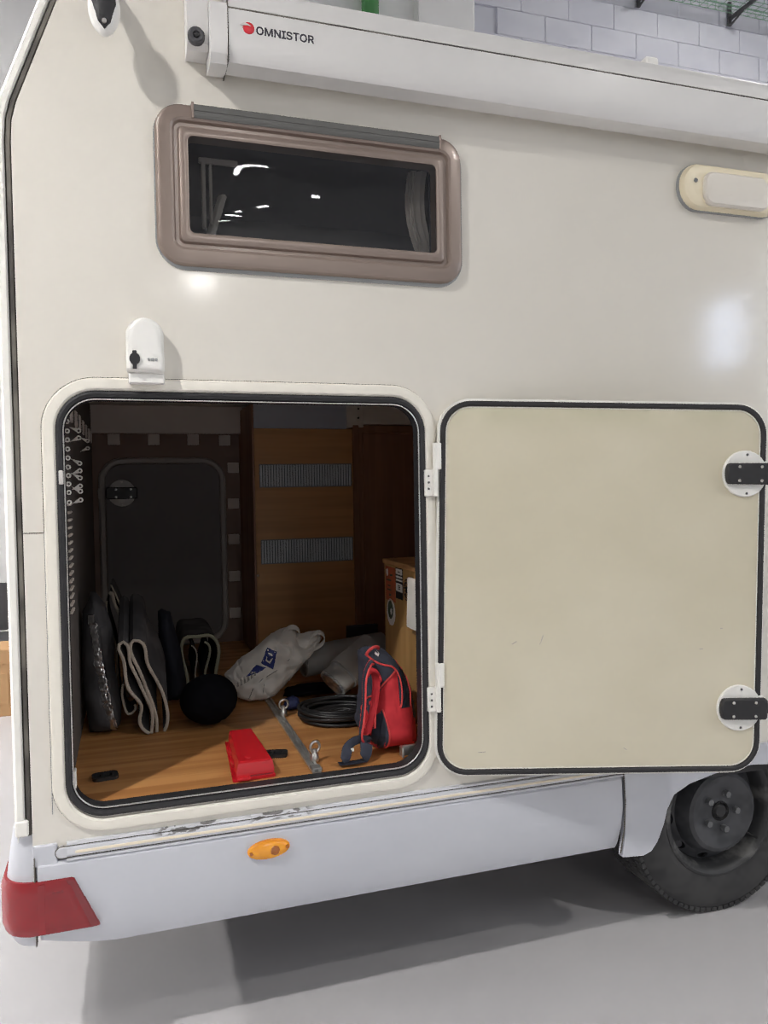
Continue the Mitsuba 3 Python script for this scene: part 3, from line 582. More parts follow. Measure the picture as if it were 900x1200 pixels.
def layered(poly, insets, ys):
    """A cushion-edged solid from a polygon: inset outlines at given depths."""
    rings = []
    n = 72
    for o in insets:
        e = poly.buffer(-o).exterior; rings.append([e.interpolate(t, normalized=True).coords[0] for t in np.linspace(0, 1, n, endpoint=False)])
    # align the starts
    for i in range(1, len(rings)):
        d = [np.hypot(rings[0][0][0] - q[0], rings[0][0][1] - q[1]) for q in rings[i]]; k = int(np.argmin(d)); rings[i] = rings[i][k:] + rings[i][:k]
    G = np.array([[(q[0], y, q[1]) for q in r] for r, y in zip(rings, ys)]); m = grid(G, False, True)
    V = np.vstack([m.vertices, G[-1].mean(0), G[0].mean(0)]); k = len(m.vertices); j = np.arange(n); b = (len(rings) - 1) * n
    return outward(trimesh.Trimesh(V, np.vstack([m.faces, np.c_[b + j, b + (j + 1) % n, j * 0 + k], np.c_[(j + 1) % n, j, j * 0 + k + 1]]), process=False))
body = layered(hp, [0, 0, .004, .010, .018], [0, -.034, -.042, -.046, -.047])
v = np.array(body.vertices); low = np.clip((1.842 - v[:, 2]) / .03, 0, 1); v[:, 1] -= .010 * low * low * (3 - 2 * low) * (v[:, 1] < -.03); body.vertices = v
add(dh, body, 'mat_white_plastic', 30, 'white door lock housing above the garage opening')
add(f'{dh}__base', cbox(.008, .094, -.040, -.006, 1.765, 1.792, .003), 'mat_white_plastic')
add(f'{dh}__key_cover', join([xz(ellipse(.0235, 1.823, .0125, .0145), -.061, -.05), xz(sbox(.0195, 1.800, .0275, 1.842).buffer(.001), -.060, -.05)]), 'mat_rubber', False, 'black keyhole cover')
for x, w_2 in ((.055, .004), (.061, .009), (.072, .005)): add(num(f'{dh}__print'), cbox(x, x + w_2, -.0573, -.05, 1.819, 1.826, .0003), 'mat_grey_plastic', False, 'small grey print')

# ---------------------------------------------------------------- open hatch door (swung out on its right-hand hinges)
TH, SAG = math.radians(14.77), math.radians(1.35)
U = np.array([math.cos(TH), -math.sin(TH), 0.0]); NN = np.array([-math.sin(TH), -math.cos(TH), 0.0]); H0 = np.array([.86, -.03, 0.0])
def door(m):
    """From door coordinates (u, depth out of the inner face, z) to the place where it hangs."""
    v = np.array(m.vertices); u, d, z = v[:, 0], v[:, 1], v[:, 2]
    c, s = math.cos(SAG), math.sin(SAG); u2, z2 = c * u + s * (z - 1.2), -s * u + c * (z - 1.2) + 1.2
    return trimesh.Trimesh(H0 + u2[:, None] * U - d[:, None] * NN + z2[:, None] * [0, 0, 1], m.faces, process=False)
hd = f'{MH}__hatch_door'
def hdp(name, m, mat, sm=False, **k): return add(num(f'{hd}__{name}') if name else hd, outward(door(m)), mat, sm, **k)
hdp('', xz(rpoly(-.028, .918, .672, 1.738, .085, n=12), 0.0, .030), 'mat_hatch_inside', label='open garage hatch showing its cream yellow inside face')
hdp('rubber_edge', ring(rrect(-.028, .918, .672, 1.738, .085, 12), [(.001, .006), (.001, -.004), (-.003, -.008), (-.009, -.008), (-.0135, -.004), (-.0135, .002), (-.004, .008)]), 'mat_rubber', 30, label='black rubber edge of the hatch')
hdp('edge_frame', ring(rrect(-.028, .918, .672, 1.738, .085, 12), [(.0, .004), (.008, .005), (.0085, .028), (.004, .034), (0, .034)]), 'mat_trim_white', 30, label='white outer edge of the hatch')
hdp('inner_lip', ring(rrect(-.0135, .9035, .6865, 1.7235, .072, 12), [(0, .002), (0, -.0015), (-.0025, -.0015), (-.0025, .002)]), 'mat_trim_white')
for zc, uc in ((1.540, .857), (.858, .855)):
    pl = ellipse(uc, zc, .066, .067, 40)
    hdp('latch_plate', layered(pl, [0, 0, .0025], [0, -.007, -.009]), 'mat_white_plastic', 30, label='round white latch plate')
    hdp('latch_tongue_guide', cbox(uc + .03, uc + .072, -.010, .0, zc + .014, zc + .036, .002), 'mat_white_plastic')
    lt = layered(Polygon(np.vstack([[(uc - .050, zc - .030), (uc + .070, zc - .031), (uc + .077, zc - .026), (uc + .077, zc + .024), (uc + .070, zc + .031), (uc - .050, zc + .030)], [(uc - .050 - .012 * math.cos(a), zc + .030 * math.sin(a)) for a in np.linspace(1.2, -1.2, 8)]])).buffer(0), [0, 0, .004], [-.006, -.021, -.025])
    hdp('latch', lt, 'mat_rubber', 30, label='black latch body')
    hdp('latch_bolt', cbox(uc + .074, uc + .090, -.017, -.004, zc - .014, zc + .014, .002), 'mat_dark_mesh')
    for du in (-.026, .040):
        for dz in (-.020, .020): hdp('screw', lathe([(0, -.0028), (.0028, -.0028), (.0045, -.001), (.0045, .001), (0, .001)], (uc + du, -.0252, zc + dz), 'y', 12), 'mat_steel', 30)
    for dz in (-.057, .055): hdp('plate_screw', lathe([(0, -.001), (.0035, -.001), (.0035, .001), (0, .001)], (uc + .004, -.0092, zc + dz), 'y', 10), 'mat_dark_mesh')
for u, z, l, a in ((.27, 1.06, .03, 70), (.19, 1.05, .016, 30), (.74, 1.03, .012, 10), (.80, 1.09, .008, 0), (.10, .735, .02, 5), (.52, .74, .012, -30)):
    dx, dz = .5 * l * math.cos(math.radians(a)), .5 * l * math.sin(math.radians(a)); hdp('scratch', tube([(u - dx, 0, z - dz), (u + dx, 0, z + dz)], .0009, 4), 'mat_far_frame')
for zc, hh in ((1.545, .075), (.925, .070)):
    k = num(f'{MH}__hinge')
    add(k, join([cbox(.796, .822, -.022, -.010, zc - hh, zc, .002), tube([(.826, -.026, zc - hh), (.826, -.026, zc + hh)], .0075, 12)]), 'mat_trim_white', 30, 'white hinge of the hatch door')
    add(f'{k}__leaf', cbox(.826, .842, -.034, -.022, zc, zc + hh, .002), 'mat_trim_white')
    for q in (.018, .036, .054): add(num(f'{k}__screw'), lathe([(0, -.001), (.003, -.001), (.003, .002), (0, .002)], (.806, -.0225, zc - q), 'y', 10), 'mat_dark_mesh')

# ---------------------------------------------------------------- garage inside
gf = f'{MH}__garage_floor'
mh('garage_floor', cbox(-.19, 1.75, .028, 2.10, .64, .70), 'mat_floor_wood', False, 'wood grain garage floor')
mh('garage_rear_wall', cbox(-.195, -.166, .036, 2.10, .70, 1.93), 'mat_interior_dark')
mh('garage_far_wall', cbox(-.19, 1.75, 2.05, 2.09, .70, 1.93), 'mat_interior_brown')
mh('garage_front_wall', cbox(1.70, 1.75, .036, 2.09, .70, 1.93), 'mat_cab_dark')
mh('garage_ceiling', cbox(-.19, 1.75, .036, 2.09, 1.92, 1.95), 'mat_interior_grey')
mh('ceiling_beam', cbox(-.166, .57, 1.99, 2.05, 1.784, 1.921, .004), 'mat_beam', False, 'grey brown beam above the far hatch')
fh = f'{MH}__far_hatch'
mh('far_hatch', xz(rpoly(-.106, .449, .735, 1.630, .085), 2.036, 2.052), 'mat_far_hatch', False, 'dark smaller hatch in the far wall')
add(f'{fh}__frame', ring(rrect(-.112, .455, .729, 1.636, .09), [(.028, 2.05), (.026, 2.035), (.018, 2.028), (.008, 2.030), (0, 2.036), (-.004, 2.05)]), 'mat_far_frame', 35)
add(f'{fh}__latch_plate', layered(ellipse(-.030, 1.487, .066, .067), [0, 0, .003], [2.037, 2.030, 2.028]), 'mat_far_plate', 30, 'round grey latch plate')
add(f'{fh}__latch', layered(rpoly(-.105, .044, 1.458, 1.516, .010), [0, 0, .004], [2.032, 2.014, 2.010]), 'mat_black', 30, 'black latch')
for x in (-.058, .012):
    for z in (1.468, 1.506): add(num(f'{fh}__screw'), lathe([(0, -.003), (.006, -.002), (.006, .001), (0, .001)], (x, 2.009, z), 'y', 10), 'mat_steel', 30)
for z in (1.43, 1.543): add(num(f'{fh}__plate_screw'), lathe([(0, -.002), (.004, -.001), (.004, .001), (0, .001)], (-.03, 2.027, z), 'y', 10), 'mat_steel', 30)
add(f'{fh}__strike', cbox(-.142, -.124, 2.018, 2.036, 1.462, 1.512, .002), 'mat_far_frame')
pk = mikit.ply(cbox(-.029, .029, -.004, .004, -.027, .027, .002), 'mat_patch'); pk2 = mikit.ply(cbox(-.004, .004, -.029, .029, -.027, .027, .002), 'mat_patch')
for x, z in [(-.062, 1.755), (.129, 1.755), (.323, 1.755), (.483, 1.752), (.524, 1.61), (.521, 1.423), (.519, 1.236), (.519, 1.043), (.517, .85)]:
    scene[num(f'{MH}__velcro_patch')] = {**pk, 'to_world': T().translate([x, 2.046, z])}
for y, z in [(.56, 1.744), (.795, 1.746), (1.029, 1.754), (1.258, 1.752), (1.488, 1.755), (1.742, 1.758), (1.95, 1.76)]:
    scene[num(f'{MH}__velcro_patch')] = {**pk2, 'to_world': T().translate([-.164, y, z])}
labels[f'{MH}__velcro_patch'] = {'label': 'small pale square fastener patch'}
# tear-drop shaped hooks that stand out from the rear wall of the garage
def hook(y, z, ang, x, ln, r0):
    a = math.radians(ang); c = np.array([math.cos(a), math.sin(a)]); n = np.array([-c[1], c[0]]); o = np.array([x, z])     # c points from the eye to the tip
    p = ellipse(x, z, r0, r0, 18).union(Polygon([o + n * r0 * .95, o + c * ln + n * .0008, o + c * ln - n * .0008, o - n * r0 * .95])).difference(ellipse(x, z, r0 * .45, r0 * .45, 12))
    t = o + c * ln
    add(num(f'{MH}__wall_hook'), join([xz(p, y, y + .003), tube([(t[0], y + .0015, t[1]), (-.167, y + .012, t[1] + .2 * ln * c[1])], .0012, 5)]), 'mat_hook')
for q, z in enumerate((1.690, 1.664, 1.640, 1.615, 1.591, 1.566, 1.543, 1.520, 1.497, 1.470)): hook(.21, z, 180 + (8 if q % 2 else -6), -.1535, .0125, .0070)
for z, a in ((1.686, 158), (1.664, 205), (1.586, 150), (1.563, 202), (1.541, 148), (1.516, 204), (1.500, 150), (1.473, 203)): hook(.50, z, a, -.140, .025, .0078)
for z, a in ((1.688, 155), (1.660, 204)): hook(1.05, z, a, -.140, .026, .0080)
for q, z in enumerate(np.arange(1.15, 1.46, .022)): add(num(f'{MH}__wall_rib'), cbox(-.167, -.158, .30, .40, z, z + .007, .002), 'mat_interior_grey')
# cabinet at the far right of the garage
cb = f'{MH}__cabinet'
mh('cabinet', join([cbox(.567, 1.045, 1.60, 2.05, .70, 1.782, .002)]), 'mat_cab_wood', False, 'brown wooden cabinet with two grey vents')
add(f'{cb}__side', cbox(.557, .5675, 1.603, 2.05, .70, 1.90, .001), 'mat_cab_dark')
add(f'{cb}__top_band', cbox(.566, 1.016, 1.594, 1.66, 1.782, 1.90, .002), 'mat_band_blue', False, 'grey blue band across the top of the cabinet')
add(f'{cb}__top_block', cbox(1.016, 1.10, 1.590, 1.66, 1.79, 1.91, .002), 'mat_beam_cream')
for z0, z1 in ((1.505, 1.612), (1.143, 1.255)):
    rb = []; kv = num(f'{cb}__vent'); add(kv, cbox(.588, 1.038, 1.5965, 1.602, z0 - .002, z1 + .002), 'mat_vent_back', False, 'ribbed blue grey vent')
    for k in range(34):
        x = .592 + k * .0131; rb.append(cbox(x, x + .0075, 1.590, 1.597, z0 + .002, z1 - .002, .001))
    add(num(f'{cb}__vent_rib'), join(rb), 'mat_vent', False, kind='stuff')
add(f'{cb}__edge_post', cbox(1.045, 1.075, 1.585, 1.66, .70, 1.80, .003), 'mat_cab_dark')
add(f'{cb}__dark_panel', cbox(1.075, 1.70, 1.60, 1.64, .70, 1.80), 'mat_cab_dark', False, 'dark brown panel right of the cabinet')
add(f'{cb}__panel_bead', ring(rrect(1.10, 1.68, .74, 1.765, .01, 4), [(.006, 1.601), (.003, 1.594), (-.003, 1.594), (-.006, 1.601)]), 'mat_cab_dark')
add(f'{cb}__rail', cbox(1.10, 1.70, 1.588, 1.64, 1.805, 1.90, .003), 'mat_beam_cream', False, 'cream rail above the dark panel')
for z in (1.835, 1.88): add(num(f'{cb}__screw'), lathe([(0, -.003), (.005, -.002), (.005, .001), (0, .001)], (1.075, 1.589, z), 'y', 10), 'mat_black')
add(f'{cb}__knob', lathe([(0, -.01), (.005, -.008), (.005, 0), (0, 0)], (.572, 1.60, 1.09), 'y', 12), 'mat_steel', 30)
# locker with stickers
lk = f'{MH}__locker'
mh('locker', cbox(.90, 1.70, .07, .684, .70, 1.214, .003), 'mat_locker_wood', False, 'light wooden locker with stickers at the right of the opening')
add(f'{lk}__top', cbox(.895, 1.70, .06, .69, 1.214, 1.232, .003), 'mat_cab_wood')
def on_locker(name, poly, mat, lift=.0012, label=None):
    add(num(f'{lk}__{name}'), yz(poly, .900 - lift, .9005), mat, False, label)
on_locker('orange_sticker', sbox(.556, 1.082, .664, 1.207), 'mat_sticker_orange', label='faded orange sticker')
for y, z, w, h in ((.585, 1.175, .03, .006), (.60, 1.155, .05, .005), (.61, 1.135, .03, .005), (.60, 1.12, .045, .006), (.605, 1.10, .02, .008)): on_locker('sticker_print', sbox(y, z, y + w, z + h), 'mat_sticker_green', .0016)
on_locker('sticker_print', ellipse(.645, 1.185, .012, .014, 14), 'mat_white', .0016)
on_locker('black_sticker', sbox(.476, 1.102, .550, 1.211), 'mat_black', label='black and white sticker')
for z0, z1 in ((1.188, 1.208), (1.176, 1.183), (1.165, 1.171), (1.128, 1.157)): on_locker('sticker_field', sbox(.480, z0, .546, z1), 'mat_white', .0016)
for z in (1.136, 1.142, 1.148, 1.196): on_locker('sticker_print', sbox(.50, z, .525, z + .003), 'mat_black', .002)
on_locker('dark_oval_sticker', ellipse(.436, 1.143, .037, .037), 'mat_black', label='dark oval sticker')
on_locker('oval_ring', ellipse(.436, 1.143, .033, .033).difference(ellipse(.436, 1.143, .029, .029)), 'mat_locker_wood', .0016)
for k in range(7):
    a = k * 2.4; on_locker('oval_mark', affinity.rotate(sbox(.436 + .018 * math.cos(a) - .006, 1.143 + .018 * math.sin(a) - .003, .436 + .018 * math.cos(a) + .006, 1.143 + .018 * math.sin(a) + .003), 40 * k), 'mat_locker_wood', .0017)
on_locker('white_oval_sticker', ellipse(.609, 1.042, .046, .049), 'mat_white', label='white oval sticker with dark centre')
on_locker('oval_centre', ellipse(.613, 1.050, .030, .033).difference(ellipse(.605, 1.045, .010, .012)), 'mat_sticker_green', .0016)
add(f'{lk}__paper', shell(*[np.array([[(.887 + .003 * math.sin(9 * y + 14 * z) - o, y, z) for y in np.linspace(.12, .372, 7)] for z in np.linspace(1.03, 1.195, 7)]) for o in (0, .010)]), 'mat_paper', 30, 'white papers fixed to the locker')
add(f'{lk}__tape', cbox(.884, .9005, .365, .39, 1.17, 1.19, .001), 'mat_paper')
# floor fittings
rp = [(-.013, 0), (-.013, .007), (-.0055, .007), (-.0055, .002), (.0055, .002), (.0055, .007), (.013, .007), (.013, 0)]
rm = trimesh.creation.extrude_polygon(Polygon(rp), 1.45, engine='earcut'); v = np.array(rm.vertices)
rm.vertices = np.c_[.483 + v[:, 0], .04 + v[:, 2], .6995 + v[:, 1]]
add(f'{gf}__rail', outward(rm), 'mat_alu', False, 'aluminium lashing rail')
for y, rot in ((.128, .35), (.608, .1)):
    k = num(f'{gf}__eye_bolt')
    a = np.linspace(0, 2 * np.pi, 28, endpoint=False)
    ringp = np.c_[.498 + .0155 * np.cos(a) * math.cos(rot), y + .0155 * np.cos(a) * math.sin(rot), .745 + .0155 * np.sin(a)]
    add(k, join([tube(ringp, .0042, 8, True, up=(0, 1, .1)), lathe([(0, 0), (.013, 0), (.014, .004), (.014, .011), (.010, .020), (.006, .026), (.006, .034), (0, .034)], (.496, y, .705), 'z', 20)]), 'mat_steel', 35, 'steel eye bolt in the rail')
add(f'{gf}__rail_end', cbox(.470, .500, .044, .080, .701, .712, .003), 'mat_dark_steel')
for x, y, rot in ((-.081, .214, 8), (.401, .226, -14)):
    k = num(f'{gf}__floor_socket')
    so_ = affinity.rotate(rpoly(x - .034, x + .034, y - .026, y + .026, .014), rot, origin=(x, y))
    ho = affinity.rotate(unary_union([rpoly(x - .006, x + .018, y - .014, y + .014, .006), rpoly(x - .026, x - .012, y - .011, y + .011, .004)]), rot, origin=(x, y))
    add(k, join([xy(so_.difference(ho), .699, .7095), xy(so_.buffer(-.003), .699, .7025)]), 'mat_black', False, 'black plastic socket in the floor')
add(f'{gf}__catch', join([cbox(.735, .790, .052, .062, .712, .742, .002), cbox(.735, .742, .035, .062, .712, .742, .002)]), 'mat_steel', False, 'metal catch in the corner of the opening')
mh('seal_catch', cbox(-.150, -.142, .0, .03, .755, .80, .002), 'mat_trim_white')
mh('seal_catch', cbox(-.161, -.150, -.014, .0, 1.517, 1.552, .002), 'mat_far_plate')

# ---------------------------------------------------------------- things in the garage
# padded screen with a silver foil edge
k = 'padded_screen'
tag(k, 'dark padded window screen with a crinkled silver foil edge leaning at the left', 'window screen')
ms = pillow([(-.155, 1.10), (-.138, 1.13), (-.128, 1.165), (-.110, 1.16), (-.083, 1.12), (-.058, 1.02), (-.056, .895), (-.037, .80), (-.044, .719), (-.066, .702), (-.141, .702), (-.155, .814), (-.160, .952)], .66, .075, .012, .6, .012, 16, 0.10, .7, 2)
add(k + '__body', ms, 'mat_quilt', True)
def crinkle(P2, mesh, w, amp, seed, lift=.004):
    r2 = np.random.default_rng(seed); P3 = []
    for x, z in smooth_path(P2, 46):
        y = front_y(mesh, x, z); P3.append((x + r2.normal(0, amp), (y if y is not None else .6) - lift + r2.normal(0, amp), z))
    return ribbon(P3, w, .003, (1, -.5, .1))
add(k + '__foil_edge', crinkle([(-.128, 1.095), (-.118, 1.048), (-.112, .994), (-.106, .93), (-.095, .865), (-.085, .809), (-.074, .752), (-.064, .71)], ms, .022, .0016, 3), 'mat_foil', False, 'silver foil edge')
add(k + '__foil_edge_001', crinkle([(-.115, 1.07), (-.107, 1.002), (-.098, .938), (-.087, .874), (-.075, .808), (-.065, .757), (-.056, .72)], ms, .015, .0016, 4), 'mat_foil', False, 'second silver foil edge')
add(k + '__fold', decal(ms, [(-.098, 1.05), (-.075, 1.055), (-.064, .98), (-.062, .90), (-.052, .80), (-.075, .86), (-.088, .95)], .006, .01), 'mat_quilt')
# folded screens: sheets bent into a U, bound with pale tape
def folded_sheet(key, P2, y0, y1, w=.006, mat='mat_quilt', bind='mat_binding', r=.0055, sp=44, dz=0.0):
    C = smooth_path(P2, sp)
    d = np.gradient(C, axis=0); d /= np.linalg.norm(d, axis=1, keepdims=True); n = np.c_[-d[:, 1], d[:, 0]]
    ys = np.linspace(y0, y1, 6)
    def side(o): return np.array([[(c[0] + m[0] * o + .006 * math.sin(3 * (y - y0)), y, c[1] + m[1] * o + dz * (y - y0)) for y in ys] for c, m in zip(C, n)])
    add(num(key + '__sheet'), shell(side(w / 2), side(-w / 2)), mat, 40)
    add(num(key + '__binding'), tube(np.c_[C[:, 0], np.full(len(C), y0 - .001), C[:, 1]], r, 8), bind, 40, 'pale fabric binding')
k = 'folded_screen'
tag(k, 'folded dark window screen with taupe bound edges right of the foil edged one', 'window screen')
folded_sheet(k, [(.046, .705), (.031, .716), (.016, .753), (.024, .794), (-.008, .845), (-.024, .911), (-.033, .967), (-.041, 1.003), (-.030, 1.012), (-.020, 1.006), (-.010, .952), (.007, .904), (.036, .831), (.053, .787), (.056, .735), (.052, .705)], .57, .84, dz=.42)
folded_sheet(k, [(.069, .706), (.062, .786), (.038, .859), (.012, .931), (-.006, .995), (0, 1.011), (.025, 1.008), (.043, .947), (.064, .894), (.083, .854), (.102, .787), (.105, .744), (.093, .706)], .575, .85, dz=.42)
add(k + '__inner_lining', shell(*[np.array([[(-.012 + .075 * (1 - v) + o + .004 * math.sin(20 * v + y * 9), y, .72 + .27 * v) for y in (.60, .7, .82)] for v in np.linspace(0, 1, 12)]) for o in (0, .006)]), 'mat_quilt_inner', 40)
folded_sheet(k, [(.002, .790), (-.008, .762), (-.014, .760), (-.031, .795), (-.033, .805), (-.032, .862)], .625, .78, .004, r=.004, sp=24)
k = 'folded_screen_001'
tag(k, 'smaller dark screen with thin pale bound loops behind the foil edged one', 'window screen')
q_ = lambda pts, f=1.115: [(x * f, max(.707, 1.5 - (1.5 - z) * f)) for x, z in pts]
folded_sheet(k, q_([(-.045, .80), (-.050, .863), (-.056, .985), (-.071, 1.05), (-.080, 1.098), (-.078, 1.13)]), 1.02, 1.25, .005, r=.0045)
folded_sheet(k, q_([(-.020, .80), (-.024, .90), (-.033, 1.023), (-.042, 1.092), (-.055, 1.128), (-.064, 1.158), (-.069, 1.152)]), 1.02, 1.25, .005, r=.006)
folded_sheet(k, q_([(-.002, .80), (-.012, .95), (-.026, 1.065), (-.044, 1.135), (-.064, 1.182)]), 1.03, 1.25, .005, r=.003)
# navy jacket
k = 'navy_jacket'
add(k, pillow([(.108, 1.047), (.141, 1.034), (.159, .958), (.177, .891), (.193, .755), (.170, .706), (.112, .706), (.108, .787), (.095, .939), (.096, 1.038)], .96, .07, .012, .6, .022, 18, .15, .704, 4), 'mat_navy_dark', True, 'dark navy jacket bundled behind the folded screens', 'jacket')
# folded stool-like set of boards with pale edging
k = 'folded_board'
tag(k, 'dark folded board with pale greenish edging standing before the far hatch', 'folded board')
folded_sheet(k, [(.209, .705), (.196, .796), (.192, .880), (.201, .898), (.25, .902), (.305, .901), (.326, .880), (.329, .784), (.322, .705)], 1.16, 1.60, .008, bind='mat_binding_green', r=.007)
folded_sheet(k, [(.293, .705), (.294, .80), (.293, .868), (.280, .876)], 1.17, 1.58, .006, bind='mat_binding_green', r=.005)
folded_sheet(k, [(.250, .705), (.248, .80), (.246, .842), (.228, .866)], 1.17, 1.58, .006, bind='mat_binding', r=.003)
# black cushion
k = 'black_cushion'
add(k, pillow(list(ellipse(.242, .790, .096, .084, 40).exterior.coords)[:-1], .60, .10, .012, .5, .012, 22, .05, .7, 6), 'mat_black_soft', True, 'round black fleece cushion on the garage floor behind the red case', 'cushion')
# red case
k = 'red_case'
tag(k, 'red plastic case lying on the garage floor behind the sill', 'case')
cs = trimesh.convex.convex_hull(np.array([(x, y, z) for x, y, z in [(.262, .06, .708), (.366, .06, .708), (.278, .37, .708), (.352, .37, .708), (.262, .06, .722), (.366, .06, .722), (.278, .37, .722), (.352, .37, .722),
      (.271, .072, .748), (.360, .072, .748), (.284, .362, .748), (.347, .362, .748), (.268, .066, .744), (.363, .066, .744), (.281, .367, .744), (.350, .367, .744)]]))
add(k + '__lid', cs, 'mat_red_plastic', 25)
bs = trimesh.convex.convex_hull(np.array([(x, y, z) for z, e in ((.7015, .002), (.704, 0), (.709, 0)) for x, y in ((.250 + e, .046), (.368 - e, .052), (.354 - e, .378), (.268 + e, .378))]))
add(k + '__base', bs, 'mat_red_plastic', 25)
add(k + '__front_lip', cbox(.262, .300, .040, .062,   .703, .712, .003), 'mat_red_plastic')
bt = trimesh.creation.icosphere(2, 1.0); bt.apply_scale([.010, .011, .004]); bt.apply_translation([.300, .098, .749]); add(k + '__catch', bt, 'mat_red_plastic', True)
add(k + '__joint', join([cbox(.264, .362, .0565, .0585, .7085, .7115)]), 'mat_red_lens_dark')
for y in (.14, .24): add(num(k + '__hinge'), cbox(.2535 + (y - .05) * .06, .266 + (y - .05) * .06, y, y + .035, .705, .722, .003), 'mat_red_plastic')
# white carrier bag
k = 'carrier_bag'
tag(k, 'crumpled white plastic carrier bag with blue print', 'bag')
bag = [(.345, .80), (.395, .838), (.46, .873), (.521, .912), (.572, .936), (.622, .944), (.639, .925), (.636, .911), (.690, .922), (.724, .918), (.737, .896), (.717, .869), (.671, .828), (.613, .783), (.557, .741), (.522, .715), (.472, .706), (.43, .708), (.390, .722), (.365, .755)]
bag = [(x - .02, .706 + (z - .706) * 1.04) for x, z in bag]
bm = pillow(bag, .82, .055, .008, .42, .030, 15, .55, .7, 9)
v = np.array(bm.vertices); cr = np.abs(np.sin(23 * (v[:, 0] * .8 + v[:, 2] * .6) + 5 * meshkit.noise(v * 16, 4))); v[:, 1] += .020 * (1 - cr) ** 3 * meshkit.noise(v * 11, 8); c2 = np.abs(np.sin(17 * (v[:, 0] * .55 - v[:, 2] * .9) + 7 * meshkit.noise(v * 9, 14))); v[:, 1] += .022 * (1 - c2) ** 4 * meshkit.noise(v * 13, 3); bm.vertices = v
add(k + '__body', bm, 'mat_bag', 25)
sh = lambda pts: [(x - .02, .706 + (z - .706) * 1.04) for x, z in pts]
add(k + '__blue_print', decal(bm, sh([(.418, .798), (.464, .808), (.495, .824), (.462, .832)]), .0012), 'mat_bag_blue', False, 'blue wedge printed on the bag')
lp_ = Polygon(sh([(.478, .838), (.520, .815), (.548, .865), (.512, .883)]))
add(k + '__blue_print_001', decal(bm, lp_, .0012), 'mat_bag_blue', False, 'blue printed field on the bag')
for i, pts in enumerate([[(.497, .842), (.512, .833), (.515, .838), (.502, .846), (.506, .853), (.503, .856)], [(.516, .836), (.530, .850), (.526, .862), (.512, .866), (.511, .862), (.521, .857), (.523, .851), (.513, .840)]]):
    add(num(k + '__white_letter'), decal(bm, sh(pts), .0022, .004), 'mat_bag', False, 'white letter shape on the blue field')
for i in range(6):
    x = .383 + i * .013; z = .764 + i * .0065; add(num(k + '__grey_print'), decal(bm, sh([(x, z), (x + .008, z + .004), (x + .005, z + .022), (x + .001, z + .020)]), .001, .004), 'mat_bag_print', False, 'small grey printing')
for q, pts in enumerate([[(.655, .885), (.690, .912), (.722, .922), (.738, .905), (.722, .880), (.690, .868)], [(.545, .900), (.580, .930), (.622, .946), (.642, .930), (.625, .908), (.592, .895)]]):
    hl = smooth_path(np.array([(x - .02, .82 + .55 * (z - .7) - .035 - .008 * math.sin(9 * x), .706 + (z - .706) * 1.04) for x, z in pts]), 26)
    add(num(k + '__handle'), ribbon(hl, .026, .003, (.2, .8, .5)), 'mat_bag', 40, 'handle loop')
add(k + '__fold_line', tube([(p[0], front_y(bm, p[0], p[1]) - .0005, p[1]) for p in [(.405, .722), (.42, .76), (.455, .79), (.51, .812), (.57, .845)]], .0016, 5), 'mat_bag_print')
add(k + '__fold_line_001', tube([(p[0], front_y(bm, p[0], p[1]) - .0005, p[1]) for p in [(.452, .716), (.458, .745), (.462, .775)]], .0013, 5), 'mat_bag_print')
# rolled mats
def roll(k, a, b, r, mat, label, flat=.9, coils=4):
    a, b = np.array(a), np.array(b); tag(k, label, 'mat')
    add(k + '__roll', tube(np.array([a + (b - a) * t for t in np.linspace(0, 1, 8)]), r, 28, flat=flat, up=(0, 0, 1)), mat, 50)
    t = (b - a) / np.linalg.norm(b - a); u = np.cross(t, [0, 0, 1]); u /= np.linalg.norm(u); w = np.cross(u, t)
    ang = np.linspace(0, coils * 2 * np.pi, 90); rr = np.linspace(r * .12, r * .97, 90)
    add(k + '__end_spiral', tube(a - t * .001 + rr[:, None] * (np.cos(ang)[:, None] * u + flat * np.sin(ang)[:, None] * w), .0032, 6), 'mat_mat_end', 50, 'pale edge of the roll')
roll('rolled_mat', (.650, .99, .800), (1.00, 1.03, .828), .068, 'mat_mat_grey', 'thick dark grey rolled mat lying behind the carrier bag')
k = 'folded_silver_mat'
tag(k, 'silver grey folded mat resting on the black cable coil', 'mat')
def slab_roll(a, b, rx, rz, tw):
    a, b = np.array(a), np.array(b); t = (b - a) / np.linalg.norm(b - a); u = np.cross(t, [0, 0, 1]); u /= np.linalg.norm(u); w = np.cross(u, t)
    an = np.linspace(0, 2 * np.pi, 30, endpoint=False); sg = lambda c: np.sign(c) * np.abs(c) ** .7
    G = np.array([[a + (b - a) * s + (rx * sg(math.cos(q)) * math.cos(tw) - rz * sg(math.sin(q)) * math.sin(tw)) * u + (rx * sg(math.cos(q)) * math.sin(tw) + rz * sg(math.sin(q)) * math.cos(tw)) * w for q in an] for s in np.linspace(0, 1, 9)])
    m = grid(G, False, True); n = len(m.vertices); j = np.arange(30); j2 = (j + 1) % 30
    return outward(trimesh.Trimesh(np.vstack([m.vertices, [a, b]]), np.vstack([m.faces, np.c_[j2, j, j * 0 + n], np.c_[8 * 30 + j, 8 * 30 + j2, j * 0 + n + 1]]), process=False))
add(k + '__roll', slab_roll((.690, .665, .786), (.86, .765, .868), .058, .034, -.75), 'mat_mat_grey', 40)
add(k + '__outer_layer', slab_roll((.735, .688, .811), (.88, .775, .88), .064, .040, -.75), 'mat_mat_grey', 40)
add(k + '__shiny_end', slab_roll((.686, .6625, .784), (.693, .667, .788), .047, .024, -.75), 'mat_foil', 40, 'shiny end of the mat')
